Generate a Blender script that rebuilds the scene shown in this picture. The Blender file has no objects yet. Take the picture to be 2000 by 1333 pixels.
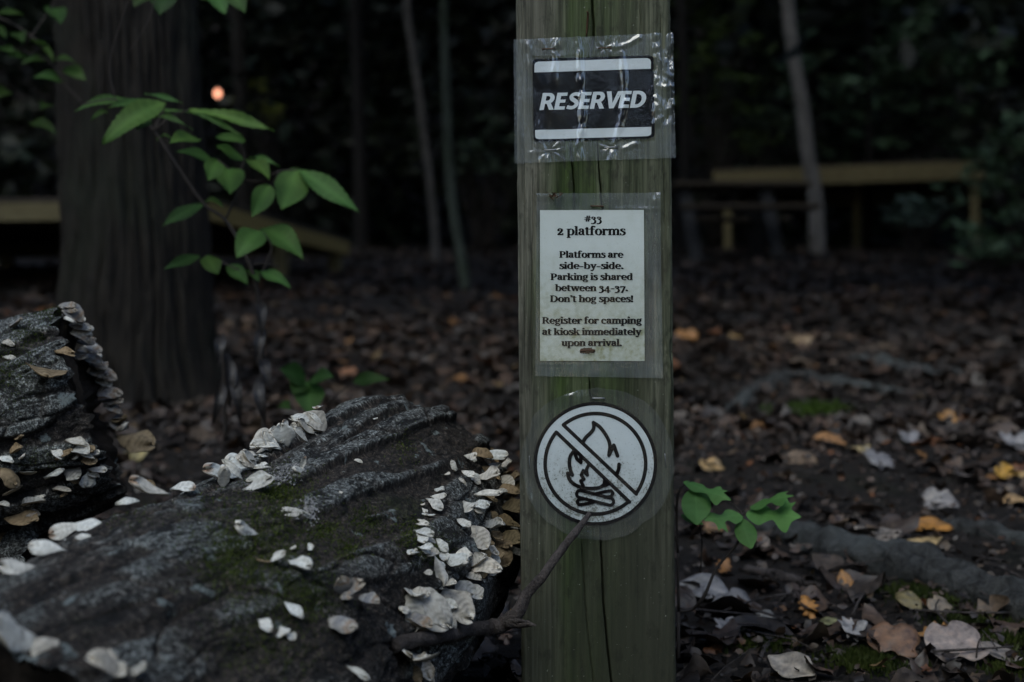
import bpy, math, random
import numpy as np
from mathutils import Vector, noise
from mathutils.bvhtree import BVHTree
from mathutils.geometry import tessellate_polygon

random.seed(7); RNG = np.random.default_rng(11)
C = bpy.context.scene.collection
SC = bpy.context.scene

# ------------------------------------------------------------------ camera
CAM_Z = 0.36
F = 2778.0                                   # focal length in photo pixels (50 mm on 36 mm)
cam_d = bpy.data.cameras.new('camera'); cam = bpy.data.objects.new('camera', cam_d); C.objects.link(cam)
cam_d.lens = 50; cam_d.sensor_width = 36; cam_d.clip_start = 0.02; cam_d.clip_end = 600
cam.location = (0, 0, CAM_Z); cam.rotation_euler = (math.radians(90), 0, 0)
cam_d.dof.use_dof = True; cam_d.dof.focus_distance = 1.29; cam_d.dof.aperture_fstop = 5.0
cam_d.dof.aperture_blades = 9
SC.camera = cam

# ------------------------------------------------------------------ world, sun, exposure
SUN_EL, SUN_AZ = math.radians(52), math.radians(200)      # high, behind the photographer (overcast glow)
w = bpy.data.worlds.new('World'); SC.world = w; w.use_nodes = True
nt = w.node_tree; bg = nt.nodes['Background']
sky = nt.nodes.new('ShaderNodeTexSky'); sky.sky_type = 'NISHITA'; sky.sun_disc = False
sky.sun_elevation = SUN_EL; sky.sun_rotation = SUN_AZ
sky.air_density = 1.0; sky.dust_density = 1.5; sky.ozone_density = 1.2
nt.links.new(sky.outputs[0], bg.inputs[0]); bg.inputs[1].default_value = 0.13
sd = bpy.data.lights.new('sun', 'SUN'); sun = bpy.data.objects.new('sun', sd); C.objects.link(sun)
sd.energy = 0.5; sd.angle = math.radians(40); sd.color = (0.86, 1.0, 0.90)
sdir = Vector((math.sin(SUN_AZ)*math.cos(SUN_EL), math.cos(SUN_AZ)*math.cos(SUN_EL), math.sin(SUN_EL)))
sun.rotation_euler = sdir.to_track_quat('Z', 'Y').to_euler()
SC.view_settings.view_transform = 'Standard'; SC.view_settings.look = 'None'
SC.view_settings.gamma = 1; SC.view_settings.use_curve_mapping = False
SC.view_settings.exposure = 0.97
SC.cycles.use_denoising = True
SC.cycles.max_bounces = 6; SC.cycles.diffuse_bounces = 3; SC.cycles.transparent_max_bounces = 8
SC.cycles.sample_clamp_indirect = 4

# ------------------------------------------------------------------ helpers
def P(px, py, d):
    return Vector(((px-1000)/F*d, d, CAM_Z-(py-666.5)/F*d))

def sstep(a, b, x):
    t = min(1, max(0, (x-a)/(b-a))); return t*t*(3-2*t)

def terr(x, y):
    z = 0.093*(y-1.3) if y > 1.3 else 0.03*(y-1.3)
    z += 0.035*noise.noise(Vector((x*0.9, y*0.9, 3.1))) * sstep(1.6, 3.0, math.hypot(x, y))
    z += 0.012*noise.noise(Vector((x*4, y*4, 7.7)))
    if y > 16: z -= 0.06*(y-16)*sstep(16, 24, y)
    r = math.hypot(x, y-4)
    k = 0.05+0.95*sstep(-14, 6, y)
    if r > 20: z += k*0.62*(r-20)*sstep(20, 30, r) if r < 60 else k*0.62*40
    if y < -5: z = z*1.0
    return z

def G(px, py):
    """point of the ground seen at a photo pixel"""
    lo, hi = 0.9, 30.0
    d = lo
    while d < hi:
        p = P(px, py, d)
        if p.z < terr(p.x, p.y): break
        d += 0.01 if d < 4 else 0.05
    return P(px, py, d)

def mesh_obj(name, verts, faces, mat=None, parent=None, smooth=True, cols=None):
    me = bpy.data.meshes.new(name)
    me.from_pydata([tuple(v) for v in verts], [], [tuple(f) for f in faces])
    if smooth: me.polygons.foreach_set('use_smooth', [True]*len(me.polygons))
    if cols is not None:
        a = me.color_attributes.new('col', 'FLOAT_COLOR', 'POINT')
        c = np.ones((len(me.vertices), 4), np.float32); c[:, :3] = np.asarray(cols, np.float32)
        a.data.foreach_set('color', c.ravel())
    me.update()
    o = bpy.data.objects.new(name, me); C.objects.link(o)
    if mat: me.materials.append(mat)
    if parent: o.parent = parent
    return o

def vec_attr(o, name, arr):
    a = o.data.attributes.new(name, 'FLOAT_VECTOR', 'POINT')
    a.data.foreach_set('vector', np.asarray(arr, np.float32).ravel())

def tag(o, label, cat, group=None, kind=None):
    if label: o['label'] = label
    if cat: o['category'] = cat
    if group: o['group'] = group
    if kind: o['kind'] = kind
    return o

def thing(name, label, cat, group=None):
    o = bpy.data.objects.new(name, None); C.objects.link(o); o.empty_display_size = 0.05
    return tag(o, label, cat, group)

def locate(root, p):
    """move the empty to its base without moving its parts (parts are in world coordinates)"""
    p = Vector(p); root.location = p
    for c in root.children: c.location = c.location - p

class MB:
    def __init__(s): s.v = []; s.f = []; s.c = []
    def add(s, v, f, col=None):
        n = len(s.v); s.v += [tuple(a) for a in v]; s.f += [tuple(i+n for i in q) for q in f]
        if col is not None: s.c += [tuple(col)]*len(v)
    def addc(s, v, f, cols):
        n = len(s.v); s.v += [tuple(a) for a in v]; s.f += [tuple(i+n for i in q) for q in f]; s.c += [tuple(c) for c in cols]
    def build(s, name, mat, parent=None, smooth=True):
        return mesh_obj(name, s.v, s.f, mat, parent, smooth, s.c if s.c else None)

def catmull(pts, n=6):
    pts = [np.array(p, float) for p in pts]
    if len(pts) < 3: return pts
    e = [2*pts[0]-pts[1]] + pts + [2*pts[-1]-pts[-2]]
    out = []
    for i in range(1, len(e)-2):
        for k in range(n):
            t = k/n
            out.append(0.5*((2*e[i]) + (-e[i-1]+e[i+1])*t + (2*e[i-1]-5*e[i]+4*e[i+1]-e[i+2])*t*t + (-e[i-1]+3*e[i]-3*e[i+1]+e[i+2])*t**3))
    out.append(e[-2]); return out

def tube(pts, radii, ns=8, sub=4, rough=0.0, seed=0):
    """smooth tapered tube with closed ends; pts 3D"""
    pr = catmull([list(p)+[r] for p, r in zip(pts, radii)], sub)
    v, f = [], []
    up = Vector((0.13, 0.2, 0.97))
    for i, q in enumerate(pr):
        a = Vector(pr[max(0, i-1)][:3]); b = Vector(pr[min(len(pr)-1, i+1)][:3])
        d = (b-a).normalized(); s = d.cross(up)
        if s.length < 1e-3: s = d.cross(Vector((1, 0, 0)))
        s.normalize(); u = s.cross(d)
        for k in range(ns):
            t = 2*math.pi*k/ns
            r = q[3]
            if rough: r *= 1+rough*noise.noise(Vector((math.cos(t)*1.5+seed, math.sin(t)*1.5, i*0.45)))
            v.append(Vector(q[:3])+s*math.cos(t)*r+u*math.sin(t)*r)
    n = len(pr)
    for i in range(n-1):
        for k in range(ns):
            f.append((i*ns+k, i*ns+(k+1) % ns, (i+1)*ns+(k+1) % ns, (i+1)*ns+k))
    f.append(tuple(reversed(range(ns)))); f.append(tuple(range((n-1)*ns, n*ns)))
    return v, f

def box(x0, x1, y0, y1, z0, z1, b=0.0):
    if b == 0:
        v = [(x, y, z) for z in (z0, z1) for y in (y0, y1) for x in (x0, x1)]
        return v, [(0, 2, 3, 1), (4, 5, 7, 6), (0, 1, 5, 4), (2, 6, 7, 3), (0, 4, 6, 2), (1, 3, 7, 5)]
    v = []
    # chamfered box: each corner gives three points
    idx = {}
    for sx in (0, 1):
        for sy in (0, 1):
            for sz in (0, 1):
                X, Y, Z = (x0, x1)[sx], (y0, y1)[sy], (z0, z1)[sz]
                ix, iy, iz = (b, -b)[sx], (b, -b)[sy], (b, -b)[sz]
                idx[sx, sy, sz] = len(v)
                v += [(X, Y+iy, Z+iz), (X+ix, Y, Z+iz), (X+ix, Y+iy, Z)]
    I = lambda a, c: idx[a]+c
    f = []
    for s in (0, 1):
        q = [I((s, a, c), 0) for a, c in ((0, 0), (1, 0), (1, 1), (0, 1))]; f.append(q if s else q[::-1])
        q = [I((a, s, c), 1) for a, c in ((0, 0), (1, 0), (1, 1), (0, 1))]; f.append(q[::-1] if s else q)
        q = [I((a, c, s), 2) for a, c in ((0, 0), (1, 0), (1, 1), (0, 1))]; f.append(q if s else q[::-1])
    for a in (0, 1):
        for c in (0, 1):
            f.append((I((a, c, 0), 0), I((a, c, 1), 0), I((a, c, 1), 1), I((a, c, 0), 1)))
            f.append((I((a, 0, c), 0), I((a, 1, c), 0), I((a, 1, c), 2), I((a, 0, c), 2)))
            f.append((I((0, a, c), 1), I((1, a, c), 1), I((1, a, c), 2), I((0, a, c), 2)))
    for k in idx: f.append((idx[k], idx[k]+1, idx[k]+2))
    return v, f

# ------------------------------------------------------------------ materials
class NT:
    def __init__(s, name):
        s.m = bpy.data.materials.new(name); s.m.use_nodes = True
        s.t = s.m.node_tree; s.p = s.t.nodes['Principled BSDF']; s.out = s.t.nodes['Material Output']
    def n(s, typ, ins=None, **kw):
        o = s.t.nodes.new('ShaderNode'+typ)
        for k, v in kw.items(): setattr(o, k, v)
        for k, v in (ins or {}).items(): s.set(o.inputs[k], v)
        return o
    def set(s, sock, v):
        if isinstance(v, bpy.types.Node): v = v.outputs[0]
        if isinstance(v, bpy.types.NodeSocket): s.t.links.new(v, sock)
        else:
            if isinstance(v, tuple) and len(v) == 3 and sock.type == 'RGBA': v = v+(1,)
            sock.default_value = v
    def noise(s, vec, scale, detail=5, rough=0.55, dist=0.0):
        return s.n('TexNoise', {'Vector': vec, 'Scale': scale, 'Detail': detail, 'Roughness': rough, 'Distortion': dist}).outputs[0]
    def ramp(s, fac, stops, interp='LINEAR'):
        r = s.n('ValToRGB', {'Fac': fac}); cr = r.color_ramp; cr.interpolation = interp
        while len(cr.elements) < len(stops): cr.elements.new(0.5)
        for e, (p, c) in zip(cr.elements, stops):
            e.position = p; e.color = (c, c, c, 1) if not isinstance(c, tuple) else c+(1,)
        return r.outputs[0]
    def mix(s, fac, a, b, mode='MIX'):
        r = s.n('Mix', data_type='RGBA', blend_type=mode)
        s.set(r.inputs[0], fac); s.set(r.inputs[6], a); s.set(r.inputs[7], b)
        return r.outputs[2]
    def math(s, op, a, b=0.0, c=None, clamp=False):
        r = s.n('Math', operation=op, use_clamp=clamp); s.set(r.inputs[0], a); s.set(r.inputs[1], b)
        if c is not None: s.set(r.inputs[2], c)
        return r.outputs[0]
    def coord(s, which='Object'):
        return s.n('TexCoord').outputs[which]
    def map(s, vec, scale=(1, 1, 1), loc=(0, 0, 0)):
        return s.n('Mapping', {'Vector': vec, 'Scale': scale, 'Location': loc}).outputs[0]
    def attr(s, name, out='Color'):
        return s.n('Attribute', attribute_name=name).outputs[out]
    def sep(s, vec):
        return s.n('SeparateXYZ', {'Vector': vec}).outputs
    def bump(s, h, strength=0.5, dist=0.002):
        return s.n('Bump', {'Height': h, 'Strength': strength, 'Distance': dist}).outputs[0]
    def fin(s, col=None, rough=None, bump=None, spec=None, **kw):
        if col is not None: s.set(s.p.inputs['Base Color'], col)
        if rough is not None: s.set(s.p.inputs['Roughness'], rough)
        if bump is not None: s.set(s.p.inputs['Normal'], bump)
        if spec is not None: s.set(s.p.inputs['Specular IOR Level'], spec)
        for k, v in kw.items(): s.set(s.p.inputs[k], v)
        return s.m

def m_soil():
    s = NT('soil'); v = s.coord()
    a = s.noise(v, 3, 8, .65); b = s.noise(v, 55, 7, .75); c = s.noise(v, 220, 5, .7)
    col = s.ramp(b, [(.34, (.004, .003, .002)), (.5, (.020, .015, .011)), (.62, (.042, .031, .024)), (.72, (.07, .055, .042))])
    col = s.mix(1.0, col, s.ramp(c, [(.35, .25), (.52, 1.), (.68, 2.2)]), 'MULTIPLY')
    col = s.mix(s.ramp(a, [(.45, 0.), (.7, .6)]), col, (.010, .008, .007))
    mo = s.math('MULTIPLY', s.ramp(s.noise(v, 5.5, 4, .6), [(.58, 0.), (.68, .7)]), s.ramp(c, [(.4, 0.), (.6, 1.)]))
    col = s.mix(mo, col, (.016, .024, .006))
    return s.fin(col, s.ramp(b, [(.3, .5), (.7, .9)]), s.bump(s.math('ADD', b, s.math('MULTIPLY', c, .4)), 1.0, .02), .3)

def m_leaflitter(name, tr=0.0):
    s = NT(name); v = s.coord(); c = s.attr('col')
    n1 = s.noise(v, 90, 4, .6); n2 = s.noise(v, 420, 3, .6)
    col = s.mix(1.0, c, s.ramp(n1, [(.28, (.32, .30, .29)), (.5, (.92, .90, .88)), (.72, (1.5, 1.36, 1.22))]), 'MULTIPLY')
    col = s.mix(s.ramp(n2, [(.62, 0.), (.72, .6)]), col, (.012, .009, .007))
    return s.fin(col, s.ramp(n1, [(.3, .38), (.7, .75)]), s.bump(s.mix(.5, n1, n2), .35, .002), .5)

def m_green(name, a, b, trans=0.35):
    s = NT(name); v = s.coord()
    n1 = s.noise(v, 14, 3); col = s.mix(s.ramp(n1, [(.35, 0.), (.65, 1.)]), a, b)
    col = s.mix(1.0, col, s.attr('col'), 'MULTIPLY')
    n2 = s.noise(v, 300, 3)
    s.fin(col, .55, s.bump(n2, .15, .001), .15)
    tl = s.n('BsdfTranslucent', {'Color': s.mix(.5, col, (.09, .20, .03))})
    mx = s.n('MixShader', {0: trans, 1: s.p, 2: tl})
    s.t.links.new(mx.outputs[0], s.out.inputs[0]); return s.m

def m_far_leaf():
    s = NT('far_foliage')
    return s.fin(s.attr('col'), .5, None, .3)

def m_log(name, base_d, base_m, base_l, moss=0.5):
    s = NT(name); v = s.attr('bark', 'Vector'); pl = s.attr('plate', 'Fac')
    vs = s.map(v, (1, 1, .45))
    big = s.noise(vs, 24, 8, .66, .4); fine = s.noise(v, 240, 6, .72); grit = s.noise(v, 620, 3, .7); patch = s.noise(vs, 13, 4, .6, .4)
    blot = s.noise(v, 44, 4, .5, .3)
    col = s.ramp(big, [(.32, base_d), (.50, base_m), (.70, base_l)])
    # rough brown furrows, smoother grey ridge tops
    topm = s.ramp(s.math('MULTIPLY_ADD', fine, .6, s.math('SUBTRACT', pl, .30)), [(.36, 0.), (.60, 1.)])
    col = s.mix(topm, s.mix(.6, col, (.020, .0135, .0095)), s.mix(.45, col, (.070, .066, .058)))
    # blue-grey crust in strips and patches
    crust = s.math('MULTIPLY', s.ramp(pl, [(.50, .04), (.72, 1.)]), s.ramp(s.math('MULTIPLY_ADD', fine, .45, s.math('SUBTRACT', patch, .22)), [(.40, 0.), (.50, 1.)]))
    col = s.mix(s.math('MULTIPLY', crust, .8), col, (.105, .114, .110))
    # speckle of every size
    col = s.mix(1.0, col, s.ramp(fine, [(.40, .18), (.50, .95), (.61, 2.4)]), 'MULTIPLY')
    col = s.mix(1.0, col, s.ramp(grit, [(.41, .28), (.50, .95), (.60, 2.3)]), 'MULTIPLY')
    li = s.math('MULTIPLY', s.ramp(blot, [(.655, 0.), (.69, 1.)]), s.ramp(grit, [(.36, .3), (.5, .9)]))
    col = s.mix(li, col, (.22, .26, .255))
    col = s.mix(s.ramp(s.noise(v, 300, 3, .6), [(.67, 0.), (.72, .75)]), col, (.21, .215, .20))
    cr = s.ramp(s.noise(s.map(v, (1, 1, .35)), 46, 6, .72, 1.8), [(.40, .05), (.455, 1.)])
    col = s.mix(1.0, col, s.mix(1.0, (1., 1., 1.), cr, 'MULTIPLY'), 'MULTIPLY')
    ms = s.math('MULTIPLY', s.ramp(s.noise(v, 9.5, 3, .5), [(.60, 0.), (.70, moss)]), s.ramp(fine, [(.42, 0.), (.6, 1.)]))
    col = s.mix(ms, col, (.030, .042, .007))
    h = s.math('ADD', s.math('MULTIPLY', fine, .8), s.math('MULTIPLY', cr, .45))
    h = s.math('ADD', h, s.math('MULTIPLY', grit, .28))
    return s.fin(col, .72, s.bump(h, 1.0, .0065), .4)

def m_endgrain():
    s = NT('rotten_end_grain'); v = s.coord()
    n1 = s.noise(v, 60, 6, .65)
    return s.fin(s.ramp(n1, [(.3, (.005, .004, .003)), (.7, (.026, .019, .013))]), .85, s.bump(n1, .9, .006), .2)

def m_trunk(name, d, l, sc=20, st=.12, gr=None):
    s = NT(name); v = s.coord(); vs = s.map(v, (1, 1, st))
    a = s.noise(vs, sc, 7, .6, .5); b = s.noise(v, sc*6, 4, .65); p = s.noise(v, 3.5, 4)
    col = s.ramp(a, [(.36, d), (.62, l)])
    col = s.mix(s.ramp(b, [(.4, 0.), (.7, .35)]), col, tuple(min(1, x*1.7) for x in l))
    if gr: col = s.mix(s.ramp(p, [(.5, 0.), (.68, .7)]), col, gr)
    return s.fin(col, .85, s.bump(s.math('ADD', a, s.math('MULTIPLY', b, .3)), .9, .02), .25)

def m_post():
    s = NT('weathered_post_wood'); v = s.coord(); x, y, z = s.sep(v)
    vs = s.map(v, (1, 1, .035)); grain = s.noise(vs, 210, 6, .6, .7); broad = s.noise(s.map(v, (1, 1, .12)), 22, 4, .55, .6)
    fine = s.noise(s.map(v, (1, 1, .08)), 900, 3, .6)
    col = s.ramp(grain, [(.28, (.020, .020, .014)), (.5, (.088, .088, .066)), (.74, (.20, .194, .15))])
    # the left strip of the face has stayed grey, the middle carries green algae
    gx = s.ramp(s.math('ADD', s.math('MULTIPLY', x, 7.14), s.math('MULTIPLY_ADD', broad, .40, -.12)), [(.22, 0.), (.42, 1.), (.80, .9), (1., .35)])
    alg = s.math('MULTIPLY', gx, s.ramp(broad, [(.34, .35), (.6, 1.)]))
    col = s.mix(s.math('MULTIPLY', alg, .94), col, s.mix(s.ramp(grain, [(.3, 0.), (.7, 1.)]), (.010, .021, .003), (.043, .077, .010)))
    st1 = s.ramp(s.noise(s.map(v, (1, 1, .09)), 34, 5, .65, .8), [(.52, 0.), (.62, .75)])
    col = s.mix(st1, col, s.mix(1.0, col, (.42, .40, .36), 'MULTIPLY'))
    # brown stain low on the right, plus light falloff down the post painted in
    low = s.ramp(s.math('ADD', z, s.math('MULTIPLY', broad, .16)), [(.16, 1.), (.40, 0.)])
    damp_shade = s.math('MULTIPLY', low, s.ramp(s.math('ADD', x, s.math('MULTIPLY', broad, .05)), [(.075, .1), (.125, .9)]))
    col = s.mix(s.math('MULTIPLY', damp_shade, .85), col, (.026, .022, .019))
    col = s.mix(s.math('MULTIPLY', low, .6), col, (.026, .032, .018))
    col = s.mix(s.ramp(s.noise(s.map(v, (1, 1, .4)), 120, 4, .7), [(.54, 0.), (.68, .6)]), col, (.016, .017, .011))
    col = s.mix(s.ramp(s.noise(v, 420, 2, .5), [(.72, 0.), (.78, .8)]), col, (.25, .26, .22))
    h = s.math('ADD', s.math('MULTIPLY', grain, .8), s.math('MULTIPLY', fine, .35))
    return s.fin(col, .82, s.bump(h, .55, .0016), .25)

def m_paper(name, col, grime, grime_col, bottom=None, spots=.30):
    """bottom = (z0, z1): dirt spots grow denser towards z0"""
    s = NT(name); v = s.coord(); x, y, z = s.sep(v)
    a = s.noise(v, 60, 5, .6); b = s.noise(v, 700, 3, .65); c = s.noise(v, 150, 4, .6)
    k = s.math('MULTIPLY', s.ramp(a, [(.35, .3), (.7, 1.)]), s.ramp(c, [(.4, .2), (.7, 1.)]))
    if bottom:
        mr = s.n('MapRange', {0: z, 1: bottom[0], 2: bottom[1], 3: 1.0, 4: 0.08}); mr.clamp = True
        k = s.math('MULTIPLY', s.math('MULTIPLY_ADD', k, 1.5, .35), mr.outputs[0])
        sp = s.ramp(s.math('SUBTRACT', b, s.math('MULTIPLY', k, spots)), [(.24, 1.), (.34, 0.)])
        g = s.math('MAXIMUM', s.math('MULTIPLY', sp, .85), s.math('MULTIPLY', k, grime), clamp=True)
    else:
        g = s.math('MULTIPLY', k, grime)
    cc = s.mix(g, col, grime_col)
    cc = s.mix(s.ramp(s.noise(v, 480, 2), [(.74, 0.), (.78, .7)]), cc, (.05, .05, .04))
    return s.fin(cc, .8, None, 0.0)

def m_flat(name, col, rough=.6, spec=.3, metal=0.0):
    s = NT(name); v = s.coord(); n1 = s.noise(v, 300, 3)
    c = s.mix(s.math('MULTIPLY', n1, .35), col, tuple(x*.5 for x in col))
    return s.fin(c, rough, None, spec, Metallic=metal)

def m_film(name, milk, rough, bump_s, bscale=900, glint=1.0):
    s = NT(name); v = s.coord()
    n1 = s.noise(v, bscale, 3, .6); n2 = s.noise(v, 70, 4, .6)
    bp = s.bump(n1, bump_s, .0006)
    tr = s.n('BsdfTransparent', {'Color': (.93, .95, .95)})
    df = s.n('BsdfDiffuse', {'Color': (.55, .62, .64)})
    hz = s.sep(s.attr('col', 'Vector'))[0]
    m1 = s.n('MixShader', {0: s.math('MULTIPLY', s.math('MULTIPLY', s.ramp(n2, [(.3, .6), (.7, 1.3)]), milk), hz), 1: tr, 2: df})
    gl = s.n('BsdfGlossy', {'Color': (glint, glint, glint), 'Roughness': rough, 'Normal': bp})
    fr = s.n('LayerWeight', {'Blend': .5, 'Normal': bp}).outputs['Facing']
    fac = s.math('MULTIPLY_ADD', s.math('POWER', fr, 4.0), .9, .105)
    m2 = s.n('MixShader', {0: fac, 1: m1, 2: gl})
    s.t.links.new(m2.outputs[0], s.out.inputs[0]); return s.m

def m_fungus():
    s = NT('bracket_fungus'); v = s.coord(); c = s.attr('col')
    n1 = s.noise(v, 260, 4, .6); n2 = s.noise(v, 1100, 2, .6)
    col = s.mix(1.0, c, s.ramp(n1, [(.3, (.72, .71, .70)), (.6, (1., 1., 1.))]), 'MULTIPLY')
    col = s.mix(s.ramp(s.noise(v, 420, 2), [(.72, 0.), (.77, .8)]), col, (.04, .035, .03))
    return s.fin(col, .8, s.bump(s.math('ADD', n1, s.math('MULTIPLY', n2, .4)), .5, .0012), .15)

def m_wood(name, d, l):
    s = NT(name); v = s.coord(); a = s.noise(s.map(v, (.12, 1, 1)), 45, 5, .6, .4)
    return s.fin(s.ramp(a, [(.3, d), (.7, l)]), .8, s.bump(a, .4, .004), .2)

def m_glow():
    s = NT('orange_glow')
    e = s.n('Emission', {'Color': (1.0, .40, .24), 'Strength': 1.5})
    s.t.links.new(e.outputs[0], s.out.inputs[0]); return s.m

M = dict(
    soil=m_soil(), litter=m_leaflitter('leaf_litter'), fallen=m_leaflitter('fallen_leaf'),
    green=m_green('beech_leaf', (.040, .104, .026), (.064, .140, .036)),
    green2=m_green('seedling_leaf', (.055, .135, .036), (.08, .17, .05)),
    far=m_far_leaf(),
    log1=m_log('grey_brown_bark', (.006, .0048, .0036), (.023, .0185, .015), (.058, .050, .043), .95),
    log2=m_log('dark_ridged_bark', (.008, .0075, .007), (.028, .026, .025), (.062, .060, .058), .9),
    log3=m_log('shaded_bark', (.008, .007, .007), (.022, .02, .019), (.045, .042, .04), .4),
    end=m_endgrain(),
    trunk_big=m_trunk('furrowed_bark', (.002, .0017, .0014), (.015, .0125, .0095), 34, .32, (.012, .0155, .009)),
    trunk_pale=m_trunk('pale_smooth_bark', (.10, .095, .09), (.22, .21, .20), 16, .3),
    trunk_grey=m_trunk('grey_smooth_bark', (.05, .046, .042), (.12, .112, .105), 16, .3),
    trunk_green=m_trunk('mossy_bark', (.025, .03, .022), (.06, .072, .055), 18, .2, (.03, .045, .022)),
    trunk_dark=m_trunk('dark_bark', (.005, .0045, .0043), (.015, .0135, .012), 18, .15),
    twig=m_trunk('twig_bark', (.022, .018, .017), (.085, .072, .066), 60, .3, (.06, .055, .058)),
    root=m_trunk('root_bark', (.008, .008, .0075), (.058, .060, .058), 60, .8, (.12, .135, .13)),
    stem=m_flat('sapling_stem', (.03, .024, .02), .7),
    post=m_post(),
    white=m_paper('reserved_white', (.72, .76, .78), .12, (.4, .42, .4)),
    black=m_flat('black_print', (.008, .009, .012), .7, 0),
    paper=m_paper('notice_paper', (.74, .78, .76), .9, (.30, .31, .17), (CAM_Z-(745-666.5)/F*1.29, CAM_Z-(480-666.5)/F*1.29), .06),
    disc=m_paper('symbol_paper', (.70, .75, .77), .55, (.13, .135, .10), (CAM_Z-(1050-666.5)/F*1.29, CAM_Z-(850-666.5)/F*1.29)),
    ink=m_flat('black_ink', (.009, .008, .008), .8, 0),
    film=m_film('clear_crinkled_film', .10, .085, .10),
    film2=m_film('clear_flat_film', .11, .07, .05),
    film3=m_film('dull_film', .042, .16, .15),
    staple=m_flat('staple_steel', (.32, .33, .34), .35, .5, .9),
    rust=m_flat('rusty_staple', (.07, .035, .018), .8),
    fungus=m_fungus(), moss=m_green('moss', (.03, .042, .01), (.055, .07, .014), .25),
    lumber=m_wood('platform_lumber', (.13, .108, .055), (.225, .19, .10)),
    lumber_lit=m_wood('platform_lumber_lit', (.34, .25, .09), (.50, .375, .15)),  # paler lumber copy, brightens the platform side that gets little light
    greywood=m_wood('grey_table_wood', (.022, .023, .025), (.055, .056, .06)),
    darkwood=m_wood('brown_table_wood', (.05, .04, .032), (.11, .09, .07)),
    glow=m_glow(),
)
# ------------------------------------------------------------------ ground
def axis(lim, fine, step0, grow):
    out = [0.0]; st = step0
    while out[-1] < lim:
        out.append(out[-1]+st)
        if out[-1] > fine: st *= grow
    return out
xs = axis(160, 2.0, .03, 1.09); xs = [-a for a in xs[:0:-1]]+xs
ys = [a+1.0 for a in axis(160, 3.0, .03, 1.07)]; ys = [1.0-a for a in axis(120, 1.2, .05, 1.1)[:0:-1]]+ys
gv = []
for y in ys:
    for x in xs:
        z = terr(x, y)
        if -3 < x < 3 and 0 < y < 6: z += .006*noise.noise(Vector((x*18, y*18, 1)))
        gv.append((x, y, z))
nx = len(xs)
gf = [(j*nx+i, j*nx+i+1, (j+1)*nx+i+1, (j+1)*nx+i) for j in range(len(ys)-1) for i in range(nx-1)]
tag(mesh_obj('ground', gv, gf, M['soil']), None, None, kind='structure')

# ------------------------------------------------------------------ leaf shapes
def w_ovate(t): return .5*(math.sin(math.pi*min(1, t)**.80)**.9)
def w_beech(t): return .5*(math.sin(math.pi*t**.85)**.85)*(1+.11*((t*12) % 1.0-.5))
def w_oak(t): return .5*(math.sin(math.pi*t**1.2)**.7)*(1+.38*math.sin(t*20+.6))
def w_maple(t): return .5*(math.sin(math.pi*t**.7)**.75)*(1+.45*math.sin(t*13+2.2))

def leaf_tpl(wf, nl, nw, curl, fold, wave, rnd, asp=.6):
    """unit leaf along +x, normal +z; nl segments by nw columns (odd)"""
    v = []; h = nw//2; ph = rnd.uniform(0, 6.28)
    for i in range(nl+1):
        t = i/nl; wd = max(.004, wf(min(.995, max(.005, t))))*asp
        for j in range(nw):
            u = (j-h)/h
            z = curl*(t-.3)**2 - fold*abs(u)*wd + wave*math.sin(ph+t*9+u*2.2)*abs(u) + wave*.6*math.sin(ph*2+t*5)*t
            v.append((t, u*wd, z))
    f = [(i*nw+j, (i+1)*nw+j, (i+1)*nw+j+1, i*nw+j+1) for i in range(nl) for j in range(nw-1)]
    return np.array(v), np.array(f)

def scatter(name, mat, tpls, pos, size, nrm_spread, cols, kind=None, parent=None, up_bias=None, droop=None):
    """many leaves in one mesh; pos (n,3), size (n,), cols (n,3)"""
    n = len(pos); V = []; Fc = []; Cc = []; off = 0
    which = RNG.integers(0, len(tpls), n)
    az = RNG.uniform(0, 2*math.pi, n)
    nrm = RNG.normal(0, 1, (n, 3))*nrm_spread
    nrm[:, 2] += 1 if up_bias is None else up_bias
    nrm /= np.linalg.norm(nrm, axis=1)[:, None]
    d = np.stack([np.cos(az), np.sin(az), np.zeros(n)], 1)
    if droop is not None: d[:, 2] -= droop
    d -= nrm*(d*nrm).sum(1)[:, None]; d /= np.linalg.norm(d, axis=1)[:, None]
    s = np.cross(nrm, d)
    for k, (tv, tf) in enumerate(tpls):
        ii = np.nonzero(which == k)[0]
        if not len(ii): continue
        t = (tv[None]-np.array([.5, 0, 0]))*size[ii, None, None]
        w_ = t[..., 0:1]*d[ii, None]+t[..., 1:2]*s[ii, None]+t[..., 2:3]*nrm[ii, None]+pos[ii, None]
        V.append(w_.reshape(-1, 3)); m = len(tv)
        Fc.append((tf[None]+(np.arange(len(ii))*m)[:, None, None]+off).reshape(-1, tf.shape[1])); off += m*len(ii)
        Cc.append(np.repeat(cols[ii], m, axis=0))
    V = np.concatenate(V); Fc = np.concatenate(Fc); Cc = np.concatenate(Cc)
    me = bpy.data.meshes.new(name)
    me.vertices.add(len(V)); me.vertices.foreach_set('co', V.astype(np.float32).ravel())
    me.loops.add(Fc.size); me.loops.foreach_set('vertex_index', Fc.astype(np.int32).ravel())
    k = Fc.shape[1]; me.polygons.add(len(Fc))
    me.polygons.foreach_set('loop_start', np.arange(0, Fc.size, k, dtype=np.int32))
    me.polygons.foreach_set('use_smooth', np.ones(len(Fc), bool))
    me.update(calc_edges=True)
    a = me.color_attributes.new('col', 'FLOAT_COLOR', 'POINT')
    a.data.foreach_set('color', np.concatenate([Cc, np.ones((len(Cc), 1))], 1).astype(np.float32).ravel())
    me.materials.append(mat)
    o = bpy.data.objects.new(name, me); C.objects.link(o)
    if kind: o['kind'] = kind
    if parent: o.parent = parent
    return o

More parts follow.
